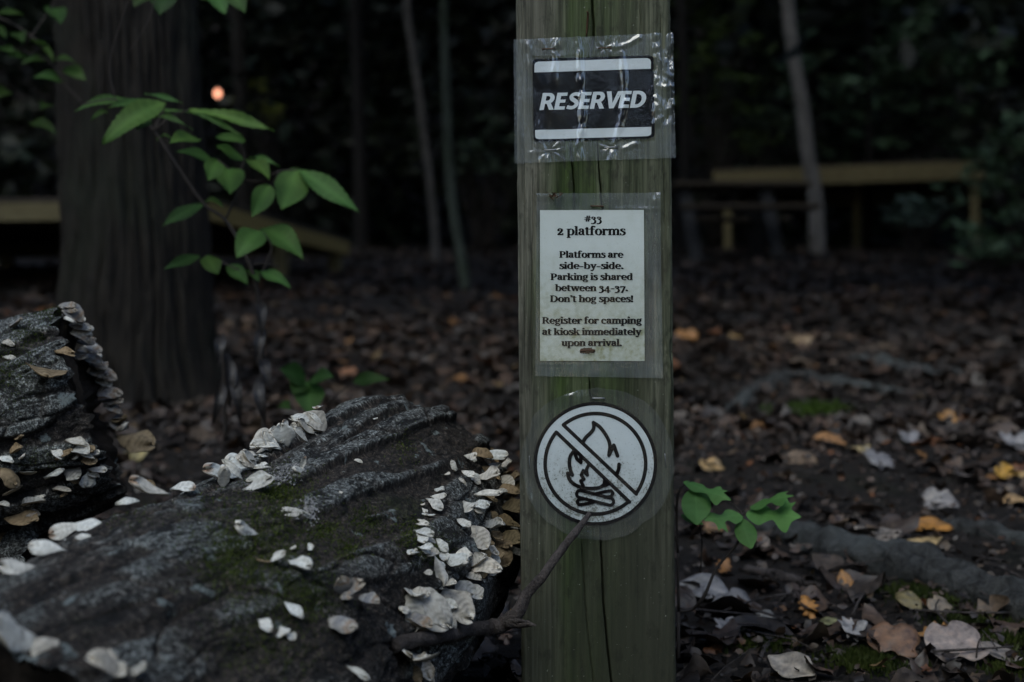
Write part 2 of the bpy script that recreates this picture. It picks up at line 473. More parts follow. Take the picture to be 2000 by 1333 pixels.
# palette of the dead leaves (linear albedo)
PAL = np.array([.92, .84, .74])*np.array([(.050, .034, .025), (.070, .046, .034), (.038, .029, .025), (.095, .066, .048), (.062, .052, .046), (.030, .023, .019),
                (.11, .085, .062), (.105, .10, .098), (.075, .072, .074), (.16, .085, .03), (.145, .062, .024), (.20, .145, .07)])
PW = np.array([.18, .16, .15, .10, .11, .12, .05, .035, .04, .025, .02, .012]); PW /= PW.sum()
rl = random.Random(3)
near_t = [leaf_tpl(wf, 8, 5, rl.uniform(-.5, .6), rl.uniform(-.5, .5), rl.uniform(.03, .10), rl, asp)
          for wf in (w_ovate, w_oak, w_maple, w_ovate, w_oak) for asp in (.5, .68, .85)]
far_t = [leaf_tpl(wf, 3, 3, rl.uniform(-.3, .5), rl.uniform(-.4, .5), rl.uniform(.02, .08), rl, .65) for wf in (w_ovate, w_ovate, w_oak, w_ovate)]

def litter(n, x0, x1, y0, y1, smin, smax, tp, spread, thin=-.36):
    x = RNG.uniform(x0, x1, n); y = RNG.uniform(y0, y1, n)
    if y1 > 4: x = x*(.35+.65*y/y1)
    # thin it in places so that soil shows
    keep = np.array([noise.noise(Vector((a*2.3, b*2.3, 5.5))) +.5*noise.noise(Vector((a*6, b*6, 2.5))) > thin+.5*(RNG.random()-.5) for a, b in zip(x, y)])
    x, y = x[keep], y[keep]; n = len(x)
    s = RNG.uniform(smin, smax, n)*RNG.choice([.6, .8, 1, 1.1], n)
    z = np.array([terr(a, b) for a, b in zip(x, y)])+RNG.uniform(.000, .014, n)
    wet = np.array([.72+.75*max(-.4, min(.5, noise.noise(Vector((a*1.1, b*1.1, 9.5)))*1.3)) for a, b in zip(x, y)])
    c = PAL[RNG.choice(len(PAL), n, p=PW)]*RNG.uniform(.65, 1.25, (n, 1))*wet[:, None]
    return np.stack([x, y, z], 1), s, c
parts = [litter(5200, -1.5, 1.9, .95, 3.6, .028, .072, near_t, .35)]
o = scatter('leaf_litter', M['litter'], near_t, *parts[0][:2], .38, parts[0][2], kind='stuff')
tag(o, None, 'leaf litter')
p_, s_, c_ = litter(26000, -1.5, 2.0, .95, 5.0, .006, .018, far_t, .5, -9)
tag(scatter('leaf_crumbs', M['litter'], far_t, p_, s_, .55, c_*.75, kind='stuff'), None, 'leaf litter')
p_, s_, c_ = litter(26000, -5.5, 5.5, 3.1, 12, .05, .085, far_t, .3)
tag(scatter('leaf_litter', M['litter'], far_t, p_, s_, .30, c_, kind='stuff'), None, 'leaf litter')
p_, s_, c_ = litter(11000, -9, 9, 11.5, 24, .07, .12, far_t, .3)
tag(scatter('leaf_litter', M['litter'], far_t, p_, s_, .28, c_, kind='stuff'), None, 'leaf litter')

mb = MB(); rq = random.Random(31)
for _ in range(700):
    y = .95+3.6*rq.random()**1.3; x = rq.uniform(-1.4, 1.9)*(.5+.5*y/4); a = rq.uniform(0, 6.28); L_ = rq.uniform(.03, .13); r_ = rq.uniform(.0006, .0018)
    p1_ = Vector((x, y, terr(x, y)+.014+rq.uniform(0, .008))); x2, y2 = x+L_*math.cos(a), y+L_*math.sin(a)
    p2_ = Vector((x2, y2, terr(x2, y2)+.012+rq.uniform(0, .012))); pm = (p1_+p2_)/2+Vector((rq.gauss(0, .1)*L_, rq.gauss(0, .1)*L_, rq.uniform(0, .05)*L_))
    v, f = tube([p1_, pm, p2_], [r_, r_*.9, r_*.6], 5, 2); mb.add(v, f)
tag(mb.build('twig_litter', M['twig']), None, 'twigs', kind='stuff')

# ------------------------------------------------------------------ far woods, plus unseen leaf masses added to shape the light
qd = [leaf_tpl(w_ovate, 2, 3, .25, .3, .03, rl, a) for a in (.5, .7)]
def clumps(n, gen, sz, per, rad):
    c = np.array([gen() for _ in range(n)])
    k = np.repeat(np.arange(n), per)
    r = RNG.normal(0, 1, (len(k), 3))*rad*RNG.uniform(.5, 1.2, (len(k), 1))
    p = c[k]+r
    s = RNG.uniform(*sz, len(k))
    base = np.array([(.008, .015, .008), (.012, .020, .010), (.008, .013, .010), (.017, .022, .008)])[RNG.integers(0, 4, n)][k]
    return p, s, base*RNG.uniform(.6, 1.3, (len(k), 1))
U = RNG.uniform
P_, S_, C_ = [], [], []
def put(*a):
    p, s, c = clumps(*a); P_.append(p); S_.append(s); C_.append(c)
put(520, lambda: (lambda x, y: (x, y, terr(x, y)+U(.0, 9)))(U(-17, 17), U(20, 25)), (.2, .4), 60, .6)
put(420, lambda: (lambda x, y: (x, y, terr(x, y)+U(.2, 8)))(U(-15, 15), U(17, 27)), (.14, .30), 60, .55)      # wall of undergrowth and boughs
put(240, lambda: (U(-14, 14), U(4.0, 30), U(5.4, 9.5)), (.35, .6), 60, .8)                                     # unseen canopy added above the camp
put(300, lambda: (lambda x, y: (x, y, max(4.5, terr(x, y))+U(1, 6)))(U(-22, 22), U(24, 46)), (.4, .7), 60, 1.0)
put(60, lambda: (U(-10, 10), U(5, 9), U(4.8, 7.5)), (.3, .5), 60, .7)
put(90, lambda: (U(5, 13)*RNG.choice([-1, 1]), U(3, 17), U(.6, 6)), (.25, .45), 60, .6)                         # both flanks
put(80, lambda: (U(-10, 10), U(4.6, 7.5), U(3.6, 5.6)), (.25, .45), 70, .5)                                          # low canopy edge, added unseen to hold low light off the background
def ring():                                                                                                     # added unseen leaf wall, blocks low light; gaps let glare reach the film
    while True:
        a = U(-115, 115); r = U(10, 13)
        if 40 < a < 64 or -70 < a < -44: continue
        return (r*math.sin(math.radians(a)), 1-r*math.cos(math.radians(a)), U(.2, 6.8))
put(460, ring, (.3, .5), 70, .55)                                          # unseen leaf wall behind the photographer
tag(scatter('woods_and_shade_leaves', M['far'], qd, np.concatenate(P_), np.concatenate(S_), .8, np.concatenate(C_), kind='stuff', up_bias=.5), None, 'woods')

# ------------------------------------------------------------------ trees in view
def trunk_mesh(pts, radii, ns, nl, rough, seed, flare=0.0, furrow=0.0):
    pr = catmull([list(p)+[r] for p, r in zip(pts, radii)], nl)
    v, f = [], []
    n = len(pr)
    for i, q in enumerate(pr):
        for k in range(ns):
            t = 2*math.pi*k/ns; c, s = math.cos(t), math.sin(t)
            h = q[2]
            r = q[3]*(1+rough*(abs(noise.noise(Vector((c*5+seed, s*5, h*1.6))))-.3)*1.2+rough*.6*noise.noise(Vector((c*14, s*14+seed, h*5))))
            if furrow:
                wv = noise.noise(Vector((c*3+seed, s*3, h*3)))*.5
                rg = abs(noise.noise(Vector((c*9+wv, s*9+wv, h*2.2+seed))))
                r *= 1-furrow*max(0, 1-rg*3.6)+furrow*.5*noise.noise(Vector((c*22, s*22, h*11)))
            if flare: r *= 1+flare*math.exp(-(i/n)*14)*(1+.45*math.sin(3*t+seed))
            v.append((q[0]+c*r, q[1]+s*r, h))
    for i in range(n-1):
        for k in range(ns): f.append((i*ns+k, i*ns+(k+1) % ns, (i+1)*ns+(k+1) % ns, (i+1)*ns+k))
    f.append(tuple(range((n-1)*ns, n*ns)))
    return v, f

def crown(root, c, n, rad, sz, colk=1.0):
    k = 14; cc = np.array(c)+RNG.normal(0, 1, (k, 3))*np.array(rad)*.6
    p = cc[RNG.integers(0, k, n)]+RNG.normal(0, 1, (n, 3))*np.array(rad)*.33
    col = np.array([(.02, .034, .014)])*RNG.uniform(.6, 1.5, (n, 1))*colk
    return scatter('crown', M['far'], qd, p, RNG.uniform(*sz, n), .8, col, parent=root, up_bias=.5)

def tree(name, label, pix, D, wpx, mat, top=7.5, group='trees standing behind the post', ns=20, rough=.12, flare=.25, crown_n=900, fork=True, furrow=0.0):
    """pix = [(px,py)...] of the trunk's centre line from its foot up, at distance D"""
    root = thing(name, label, 'tree', group)
    pts = [P(px, py, D) for px, py in pix]
    g = terr(pts[0].x, pts[0].y); base = Vector((pts[0].x, pts[0].y, g-.12))
    if pts[0].z > g: pts = [base]+pts
    else: pts = [base]+[p for p in pts if p.z > g+.05]
    d = (pts[-1]-pts[-2]).normalized()
    while pts[-1].z < top: pts.append(pts[-1]+Vector((d.x*.5, d.y+random.uniform(-.03, .03), d.z))*1.4)
    r0 = wpx/2/F*D
    rr = [r0*(1-.55*(p.z-g)/(top+1)) for p in pts]
    v, f = trunk_mesh(pts, rr, ns, 36 if ns > 24 else 5, rough, random.uniform(0, 9), flare, furrow)
    mesh_obj('trunk', v, f, M[mat], root)
    t = pts[-1]
    mb = MB()
    for k in range(5):
        a = random.uniform(0, 6.28); b = pts[-2]*.5+t*.5
        e = b+Vector((math.cos(a)*1.2, math.sin(a)*1.2, random.uniform(.3, 1.0)))
        vv, ff = tube([b, (b+e)/2+Vector((0, 0, .15)), e], [rr[-1]*.6, rr[-1]*.4, rr[-1]*.15], 6, 3); mb.add(vv, ff)
    mb.build('branches', M[mat], root)
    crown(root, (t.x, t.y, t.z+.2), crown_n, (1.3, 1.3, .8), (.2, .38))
    locate(root, base)
    return root

tree('broadleaf_tree', 'thick dark furrowed trunk on the left behind the green beech leaves', [(278, 900), (268, 700), (268, 480), (258, 300), (250, 60), (246, -100)], 3.6, 288, 'trunk_big', ns=300, rough=.08, flare=.42, crown_n=1500, furrow=.075)
tree('broadleaf_tree', 'slender pale grey trunk leaning left, in front of the right platform', [(1596, 470), (1592, 380), (1577, 300), (1566, 200), (1549, 100), (1538, 0)], 15.1, 31, 'trunk_pale', rough=.08)
tree('broadleaf_tree', 'thin greyish trunk leaning left, first of two close together beside the post', [(850, 465), (842, 380), (833, 300), (818, 180), (803, 80), (794, 0)], 13.0, 17, 'trunk_grey', rough=.08)
tree('broadleaf_tree', 'thin mossy greenish trunk bending at its foot, nearest on the left of the post', [(908, 560), (900, 500), (888, 430), (877, 330), (872, 200), (866, 0)], 8.5, 21, 'trunk_green', rough=.08)
tree('broadleaf_tree', 'dim straight trunk right beside the right edge of the post', [(1338, 360), (1336, 200), (1330, 0)], 15.5, 24, 'trunk_dark', rough=.08)
tree('broadleaf_tree', 'barely visible dark trunk halfway between the beech leaves and the thin pair', [(706, 440), (700, 200), (694, 0)], 17, 30, 'trunk_dark', rough=.1)
tree('broadleaf_tree', 'dim slim trunk high above the right platform among dark foliage', [(1697, 300), (1695, 100), (1690, 0)], 18, 15, 'trunk_dark', rough=.08)
tree('broadleaf_tree', 'faint dark trunk beside the big left tree below the orange glow', [(478, 430), (470, 200), (462, 0)], 18, 34, 'trunk_dark', rough=.1)

# ------------------------------------------------------------------ shrubs with long evergreen leaves
rh_t = [leaf_tpl(lambda t: .5*math.sin(math.pi*t)**.7, 4, 3, rl.uniform(-.25, .1), .5, .02, rl, .3) for _ in range(3)]
def shrub(label, px, py, D, rx, rz, n, size, col, grp='evergreen shrubs behind the post'):
    root = thing('evergreen_shrub', label, 'shrub', grp)
    c = P(px, py, D); g = terr(c.x, c.y)
    base = Vector((c.x, c.y, g-.05))
    mb = MB(); P2, N2 = [], []
    nw = max(8, n//9)
    for k in range(nw):
        tip = c+Vector((random.gauss(0, rx*.5), random.gauss(0, rx*.4), random.gauss(0, rz*.5)))
        tip.z = max(tip.z, terr(tip.x, tip.y)+.12)
        b = base+Vector((random.uniform(-.1, .1), random.uniform(-.1, .1), 0))
        mid = b*.45+tip*.55+Vector((0, 0, -.1))
        if k < 26:
            vv, ff = tube([b, mid, tip], [.014, .01, .004], 5, 3); mb.add(vv, ff)
        for _ in range(9): P2.append(tip+Vector((random.gauss(0, size*.45), random.gauss(0, size*.45), random.gauss(0, size*.22))))
    mb.build('branches', M['stem'], root)
    m = len(P2)
    scatter('foliage', M['far'], rh_t, np.array(P2), RNG.uniform(.7, 1.2, m)*size, .45, np.array([col])*RNG.uniform(.5, 1.6, (m, 1)), parent=root, droop=.35)
    locate(root, base)
DG = (.095, .155, .085)
shrub('large dark rhododendron-like shrub with drooping leaves, top right behind the platform', 1790, 130, 18.5, 1.5, .95, 1100, .24, DG)
shrub('dark evergreen shrub at the right edge beside the platform post', 2010, 330, 12, .5, .7, 420, .18, DG)
shrub('low evergreen sprig with spread leaves under the right platform', 1790, 412, 13.2, .30, .14, 110, .17, (.10, .15, .12))
shrub('low dark shrub on the ground at the right edge in front of the platform', 1935, 480, 11, .38, .2, 150, .15, DG)
shrub('yellowish green bushy growth just right of the post, high up', 1400, 120, 17, .6, .9, 420, .16, (.085, .125, .03), None)
shrub('dim bushy undergrowth between pale leaning trunk and post', 1490, 230, 18, .9, .8, 420, .17, (.06, .085, .045), None)
shrub('dim low bush left of the post behind the mossy thin trunk', 950, 300, 16, .45, .25, 150, .15, (.06, .09, .055), None)
shrub('bush of yellow-green leaves near the orange glow', 520, 195, 19, .55, .38, 150, .13, (.16, .18, .03), None)  # bright leaf colour painted in for sunlit leaves

# ------------------------------------------------------------------ round glow far off
gl = P(425, 183, 16)
bpy_m = []
nv, nf = [], []
for i in range(13):
    for j in range(20):
        a, b = math.pi*i/12, 2*math.pi*j/20
        nv.append((gl.x+.036*math.sin(a)*math.cos(b), gl.y+.036*math.sin(a)*math.sin(b), gl.z+.044*math.cos(a)))
nf = [(i*20+j, i*20+(j+1) % 20, (i+1)*20+(j+1) % 20, (i+1)*20+j) for i in range(12) for j in range(20)]
tag(mesh_obj('distant_light', nv, nf, M['glow']), 'small round orange glow far off between the dark trees', 'light')

# ------------------------------------------------------------------ tent platforms
def platform(label, O, ux, uy, L, Wd, z, th, leg_pts, mat='lumber', side=None):
    """O corner, ux/uy unit vectors in plan"""
    root = thing('wooden_platform', label, 'platform', 'raised wooden tent platforms')
    def q(a, b, h): p = O+ux*a+uy*b; return Vector((p.x, p.y, h))
    def beam(name, a0, a1, b0, b1, z0, z1, m, ch=.004):
        v, f = box(a0, a1, b0, b1, z0, z1, ch)
        mesh_obj(name, [q(*p) for p in v], f, M[m], root, smooth=False)
    t = .04
    beam('rim_board', 0, L, 0, t, z-th, z, mat); beam('rim_board', 0, L, Wd-t, Wd, z-th, z, mat)
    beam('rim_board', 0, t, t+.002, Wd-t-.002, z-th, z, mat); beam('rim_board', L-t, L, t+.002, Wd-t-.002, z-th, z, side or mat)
    mb = MB(); n = int(Wd/.15)
    for k in range(n):
        v, f = box(0.0, L, k*Wd/n+.004, (k+1)*Wd/n-.004, z+.003, z+.028, .003); mb.add([q(*p) for p in v], f)
    mb.build('deck', M['darkwood'], root, smooth=False)
    for a, b in leg_pts:
        p = q(a, b, 0); g = terr(p.x, p.y)-.15
        beam('leg', a-.045, a+.045, b-.045, b+.045, g, z-.06, mat)
    locate(root, (O.x, O.y, terr(O.x, O.y)))
# left one: near right corner and far right corner give its edge
a = P(402, 392, 8.0); b = P(684, 470, 11.4)
uy = Vector((b.x-a.x, b.y-a.y, 0)); Ly = uy.length; uy.normalize(); ux = Vector((uy.y, -uy.x, 0))
O = Vector((a.x, a.y, 0))-ux*3.0
platform('low wooden tent platform on the left half hidden by the thick trunk', O, ux, uy, 3.0, Ly, a.z, .105, [(.2, .1), (2.9, .1), (2.93, Ly*.5), (2.93, Ly-.2), (.2, Ly-.2), (1.5, Ly-.2)], 'lumber', 'lumber_lit')
# right one
a = P(1392, 333, 16.5); b = P(1922, 318, 15.5)
ux = Vector((b.x-a.x, b.y-a.y, 0)); Lx = ux.length; ux.normalize(); uy = Vector((-ux.y, ux.x, 0))
platform('wooden tent platform on posts with yellowish rim board, right of the post', Vector((a.x, a.y, 0)), ux, uy, Lx, 2.6, (a.z+b.z)/2, .19, [(.16, .1), (Lx-.1, .1), (Lx*.5, 1.3), (.16, 2.4), (Lx-.1, 2.4)])

# ------------------------------------------------------------------ picnic table before the right platform
def beam3(mb, p, q_, wy, wz):
    p, q_ = Vector(p), Vector(q_); d = (q_-p); L = d.length; d.normalize()
    s = Vector((0, 1, 0)); s = (s-d*s.dot(d)).normalized(); u = d.cross(s)
    v, f = box(0, L, -wy/2, wy/2, -wz/2, wz/2, .003)
    mb.add([p+d*a+s*b+u*c for a, b, c in v], f)
root = thing('picnic_table', 'dark wooden picnic table with bench in front of the right platform', 'table')
D = 14.2; zt = P(1400, 362, D).z; x0, x1 = P(1310, 0, D).x, P(1572, 0, D).x
g0 = terr((x0+x1)/2, D)
for k in range(5):
    mb = MB(); beam3(mb, (x0, D-.3+k*.15, zt-.02), (x1, D-.3+k*.15, zt-.02), .14, .04); mb.build('table_plank', M['darkwood'], root, False)
for yb in (D-.72, D+.72):
    mb = MB(); zb = P(0, 405, D-.7).z
    for k in (-.075, .075): beam3(mb, (x0+.02, yb+k, zb), (x1-.02, yb+k, zb), .14, .04)
    mb.build('bench', M['darkwood'], root, False)
for xx in (P(1490, 0, D).x, P(1335, 0, D).x):
    gg = terr(xx, D)
    mb = MB(); beam3(mb, (xx+.05, D-.62, gg-.1), (xx-.02, D-.2, zt-.045), .09, .12); mb.build('leg', M['greywood'], root, False)
    mb = MB(); beam3(mb, (xx+.05, D+.62, gg-.1), (xx-.02, D+.2, zt-.045), .09, .12); mb.build('leg', M['greywood'], root, False)
    mb = MB(); beam3(mb, (xx+.03, D-.78, zb-.08), (xx+.03, D+.78, zb-.08), .04, .12); mb.build('crossbeam', M['greywood'], root, False)
    mb = MB(); beam3(mb, (xx, D, zb-.06), (xx+(-.55 if xx > P(1400, 0, D).x else .55), D, zt-.06), .04, .09); mb.build('brace', M['greywood'], root, False)
locate(root, ((x0+x1)/2, D, g0))

# ------------------------------------------------------------------ roots and sticks on the ground
def root_thing(name, label, cat, pix, rad, mat, lift=.3, seed=0, group=None):
    pts = [G(px, py) for px, py in pix]
    pts = [p+Vector((0, 0, r*lift)) for p, r in zip(pts, rad)]
    v, f = tube(pts, rad, 18 if rad[0] > .012 else 8, 10, .5, seed)
    return tag(mesh_obj(name, v, f, M[mat]), label, cat, group)
root_thing('tree_root', 'long grey exposed root running to the right edge below the fallen leaves', 'root', [(1470, 1030), (1560, 1062), (1660, 1095), (1770, 1122), (1880, 1160), (2010, 1205), (2120, 1235)], [.020, .026, .030, .033, .031, .029, .027], 'root', .22, 2)
root_thing('tree_root', 'pale arched root in the middle distance right of the post', 'root', [(1420, 812), (1465, 775), (1530, 750), (1600, 752), (1690, 762), (1760, 770)], [.015, .026, .036, .034, .026, .015], 'root', -.1, 5)
root_thing('tree_root', 'broad flat bluish grey root far right beyond the arched one', 'root', [(1655, 705), (1720, 715), (1800, 735), (1900, 742)], [.03, .055, .05, .03], 'root', -.45, 8)
root_thing('stick', 'brown fallen stick lying level right of the arched root', 'stick', [(1705, 828), (1780, 838), (1880, 855)], [.010, .012, .009], 'twig', .6, 3)
root_thing('stick', 'short dark stick on the ground above the upright orange leaf', 'stick', [(1455, 1118), (1520, 1132), (1605, 1152)], [.0055, .0065, .004], 'twig', .8, 4)
root_thing('stick', 'thin pale twig in the bottom right foreground beside the grey leaf', 'stick', [(1482, 1300), (1495, 1275), (1514, 1252)], [.002, .0028, .0022], 'twig', 2, 6)
root_thing('stick', 'grey root-like stick at the right edge behind the bright tan leaves', 'stick', [(1840, 1035), (1920, 1045), (2040, 1080)], [.011, .015, .014], 'root', .4, 9)
# ------------------------------------------------------------------ individual fallen leaves
def poly_leaf(outline, L, rnd, curl, nring=5):
    """a lobed leaf: outline in unit coords, filled by rings towards the middle"""
    n = len(outline); cx = sum(p[0] for p in outline)/n; cy = sum(p[1] for p in outline)/n
    v = []; ph = rnd.uniform(0, 6)
    for r in range(nring, 0, -1):
        for (x, y) in outline:
            X = cx+(x-cx)*r/nring; Y = cy+(y-cy)*r/nring
            v.append((X, Y))
    v.append((cx, cy))
    z = [curl[0]*(x-cx)**2+curl[1]*(y-cy)**2+curl[2]*math.sin(ph+x*5+y*3)+.3*curl[2]*math.sin(ph*2+x*13-y*11) for x, y in v]
    f = []
    for r in range(nring-1):
        for k in range(n): f.append((r*n+k, r*n+(k+1) % n, (r+1)*n+(k+1) % n, (r+1)*n+k))
    for k in range(n): f.append(((nring-1)*n+k, (nring-1)*n+(k+1) % n, nring*n))
    return [(x*L, y*L, c*L) for (x, y), c in zip(v, z)], f

def smooth_outline(pts, n=3):
    p = [np.array(a, float) for a in pts]; out = []; m = len(p)
    for i in range(m):
        a, b, c, d = p[i-1], p[i], p[(i+1) % m], p[(i+2) % m]
        for k in range(n):
            t = k/n
            out.append(tuple(.5*(2*b+(c-a)*t+(2*a-5*b+4*c-d)*t*t+(-a+3*b-3*c+d)*t**3)))
    return out
OAK = smooth_outline([(0, 0), (.12, .10), (.2, .06), (.3, .24), (.42, .12), (.52, .32), (.62, .17), (.74, .28), (.82, .14), (.95, .12), (1, 0),
                      (.95, -.12), (.82, -.14), (.74, -.28), (.62, -.17), (.52, -.32), (.42, -.12), (.3, -.24), (.2, -.06), (.12, -.1)])
MAP = smooth_outline([(0, 0), (.05, .22), (.0, .42), (.22, .36), (.34, .62), (.5, .4), (.62, .44), (.6, .2), (.82, .2), (1, 0),
                      (.82, -.2), (.6, -.2), (.62, -.44), (.5, -.4), (.34, -.62), (.22, -.36), (.0, -.42), (.05, -.22)])
OVA = smooth_outline([(0, 0), (.12, .14), (.3, .27), (.5, .3), (.7, .25), (.88, .12), (1, 0), (.88, -.12), (.7, -.25), (.5, -.3), (.3, -.27), (.12, -.14)])
BLUNT = smooth_outline([(0, 0), (.05, .2), (.25, .38), (.45, .3), (.6, .42), (.85, .35), (.97, .1), (.9, -.15), (.98, -.32), (.7, -.42), (.5, -.28), (.3, -.38), (.08, -.22)])
SH = dict(o=OAK, m=MAP, v=OVA, b=BLUNT)
FALL = [  # px, py, length px, shape, heading deg (0 = right, 90 = away), tilt towards the camera, colour, label
 (1822, 1042, 88, 'v', 10, .35, (.30, .14, .028), 'bright orange-tan leaf perched above the long grey root'),
 (1793, 1076, 92, 'v', 175, .15, (.34, .25, .12), 'flat pale tan leaf just below the bright orange-tan one'),
 (1713, 1058, 92, 'v', 170, .30, (.17, .15, .13), 'grey-beige leaf lying on the long root left of the tan pair'),
 (1651, 1150, 52, 'v', 100, .95, (.26, .12, .025), 'small narrow orange leaf standing upright below the long root'),
 (1580, 1208, 66, 'o', 100, .95, (.33, .15, .028), 'vivid orange lobed leaf standing on edge in the right foreground'),
 (1746, 1282, 105, 'b', 340, .45, (.13, .072, .042), 'russet brown two-lobed leaf in the right foreground'),
 (1862, 1292, 118, 'b', 5, .50, (.20, .165, .15), 'large grey-beige leaf with ragged edge in the bottom right corner'),
 (1952, 1296, 88, 'v', 330, .35, (.14, .125, .115), 'greyish leaf tucked behind the large ragged one in the bottom right corner'),
 (1545, 1325, 108, 'v', 140, .50, (.23, .21, .185), 'large pale grey leaf cut by the bottom edge right of the post'),
 (1668, 1257, 54, 'm', 15, .55, (.22, .22, .225), 'small pale silvery curled leaf left of the russet brown one'),
 (1832, 1256, 92, 'o', 5, .30, (.21, .105, .028), 'orange-brown lobed leaf behind the large ragged grey one'),
 (1834, 1205, 50, 'b', 30, .55, (.145, .12, .09), 'crumpled beige leaf above the orange-brown lobed one'),
 (1775, 1195, 70, 'v', 300, .4, (.14, .115, .05), 'narrow curled olive-tan leaf below the long root'),
 (1619, 1228, 44, 'v', 20, .35, (.16, .16, .07), 'small yellowish leaf right of the vivid orange one'),
 (1620, 874, 66, 'v', 160, .3, (.24, .125, .05), 'orange-brown leaf in the middle distance right of the seedling'),
 (1680, 888, 42, 'v', 10, .3, (.26, .21, .11), 'pale yellow leaf in the middle distance right of the orange-brown one'),
 (1388, 924, 48, 'b', 20, .5, (.25, .17, .075), 'tan leaf beside the right edge of the post above the seedling'),
 (1396, 1045, 58, 'b', 200, .35, (.17, .10, .05), 'brown leaf under the left leaves of the seedling'),
 (1480, 1030, 62, 'v', 90, .5, (.20, .18, .165), 'grey-beige leaf right behind the seedling stem'),
 (1482, 1072, 46, 'b', 0, .3, (.17, .14, .115), 'small beige leaf behind the bent seedling stem'),
 (1412, 1122, 54, 'o', 60, .6, (.21, .095, .025), 'orange leaf in the shade left of the bent seedling stem'),
 (1372, 1168, 105, 'v', 160, .45, (.15, .15, .155), 'big bluish grey leaf leaning at the right foot of the post'),
 (1432, 1200, 85, 'b', 10, .35, (.12, .12, .125), 'curled grey leaf right of the one at the post foot'),
 (1422, 1240, 46, 'm', 60, .45, (.20, .20, .205), 'small silvery lobed leaf in the foreground near the post foot'),
 (1494, 1228, 60, 'v', 320, .35, (.16, .155, .14), 'pale narrow leaf between post foot and vivid orange leaf'),
 (1838, 998, 72, 'b', 175, .4, (.20, .19, .185), 'pale grey leaf above the bright orange-tan one'),
 (1962, 938, 46, 'b', 30, .55, (.30, .17, .02), 'golden yellow leaf near the right edge'),
 (1990, 935, 40, 'v', 90, .6, (.32, .22, .09), 'tan leaf at the right edge beside the golden yellow one'),
 (1985, 990, 62, 'v', 180, .25, (.30, .20, .10), 'pale orange leaf cut by the right edge'),
 (1850, 830, 40, 'b', 20, .5, (.24, .12, .03), 'small orange leaf behind the brown level stick'),
 (1720, 917, 60, 'm', 40, .45, (.15, .15, .16), 'bluish grey lobed leaf right of the pale yellow one'),
 (1782, 870, 46, 'm', 60, .45, (.16, .16, .17), 'bluish grey lobed leaf below the brown level stick'),
 (1985, 880, 60, 'm', 30, .5, (.17, .17, .18), 'grey lobed leaf at the right edge above the golden yellow one'),
 (1342, 668, 46, 'b', 0, .4, (.28, .14, .05), 'small orange leaf far back right of the post'),
 (1565, 680, 50, 'v', 10, .4, (.20, .14, .08), 'tan leaf far back before the arched root'),
 (680, 742, 54, 'v', 250, .6, (.26, .13, .07), 'pinkish brown leaf on the ground beside the small green seedling'),
 (962, 1208, 66, 'b', 30, .8, (.21, .145, .022), 'yellow-brown mottled leaf behind the forked twig'),
 (985, 1258, 62, 'o', 100, .7, (.13, .075, .05), 'curled brown leaf under the forked twig beside the post'),
 (930, 1300, 80, 'b', 40, .5, (.085, .065, .05), 'dull brown leaf on the ground below the forked twig'),
 (1005, 1325, 52, 'v', 90, .6, (.15, .13, .125), 'greyish leaf at the bottom edge left of the post'),
 (262, 905, 56, 'v', 200, .5, (.20, .17, .07), 'yellowish leaf on the ground between the two logs'),
 (1130, 520, 1, 'v', 0, 0, (0, 0, 0), None),
]
for px, py, L, sh, hd, tilt, col, lab in FALL:
    if lab is None: continue
    p = G(px, py); rr = random.Random(px*7+py)
    v, f = poly_leaf(SH[sh], L/F*p.y, rr, (rr.uniform(-.5, .6), rr.uniform(-.2, .9), rr.uniform(.03, .07)))
    h = math.radians(hd); vis = .35+.65*tilt
    d = Vector((math.cos(h), math.sin(h), tilt*math.sin(h)*.9)).normalized()
    nrm = Vector((rr.uniform(-.15, .15), -tilt*1.3, 1.0-.55*tilt)); nrm = (nrm-d*nrm.dot(d)).normalized(); s = nrm.cross(d)
    org = p-d*(L/F*p.y*.5)
    if math.sin(h) < 0 and tilt > .3: org += Vector((0, 0, .0))
    W = [org+d*a+s*b+nrm*c for a, b, c in v]
    low = min(q.z-terr(q.x, q.y) for q in W)
    dz = .004-low if tilt < .7 else -.002-low
    W = [q+Vector((0, 0, dz)) for q in W]
    cc = []
    for k, (a, b, c) in enumerate(v):
        mid = max(0, 1-abs(b)/(L/F*p.y)*14); e = 1+.35*mid+rr.uniform(-.12, .12)
        cc.append([x*e for x in col])
    o = mesh_obj('fallen_leaf', W, f, M['fallen'], None, True, cc)
    sm = o.modifiers.new('thickness', 'SOLIDIFY'); sm.thickness = .0005
    tag(o, lab, 'leaf', 'fallen leaves')

# ------------------------------------------------------------------ moss on the ground (uncountable)
mb = MB(); rm = random.Random(5)
for px, py, r, n in ((1585, 800, .09, 260), (1545, 812, .05, 140), (1690, 1295, .04, 420), (1905, 1222, .05, 300), (1965, 1250, .04, 200), (1480, 1262, .035, 300), (1800, 1165, .05, 400), (1990, 1310, .03, 300)):
    c = G(px, py)
    for _ in range(int(n*2.2)):
        x = c.x+rm.gauss(0, r*.55); y = c.y+rm.gauss(0, r*.5); z = terr(x, y)
        hh = rm.uniform(.002, .005)*(2.6 if c.y > 3 else 1); a = rm.uniform(0, 6.28); wd = hh*.5
        t = Vector((x+rm.gauss(0, hh*.5), y+rm.gauss(0, hh*.5), z+hh+.004))
        mb.add([(x-wd*math.cos(a), y-wd*math.sin(a), z), (x+wd*math.cos(a), y+wd*math.sin(a), z), t], [(0, 1, 2)], (rm.uniform(.35, 1.0),)*3 if c.y < 3 else (.9, 1.2, .8))
o = mb.build('ground_moss', M['moss'], None, False); tag(o, None, 'moss', kind='stuff')

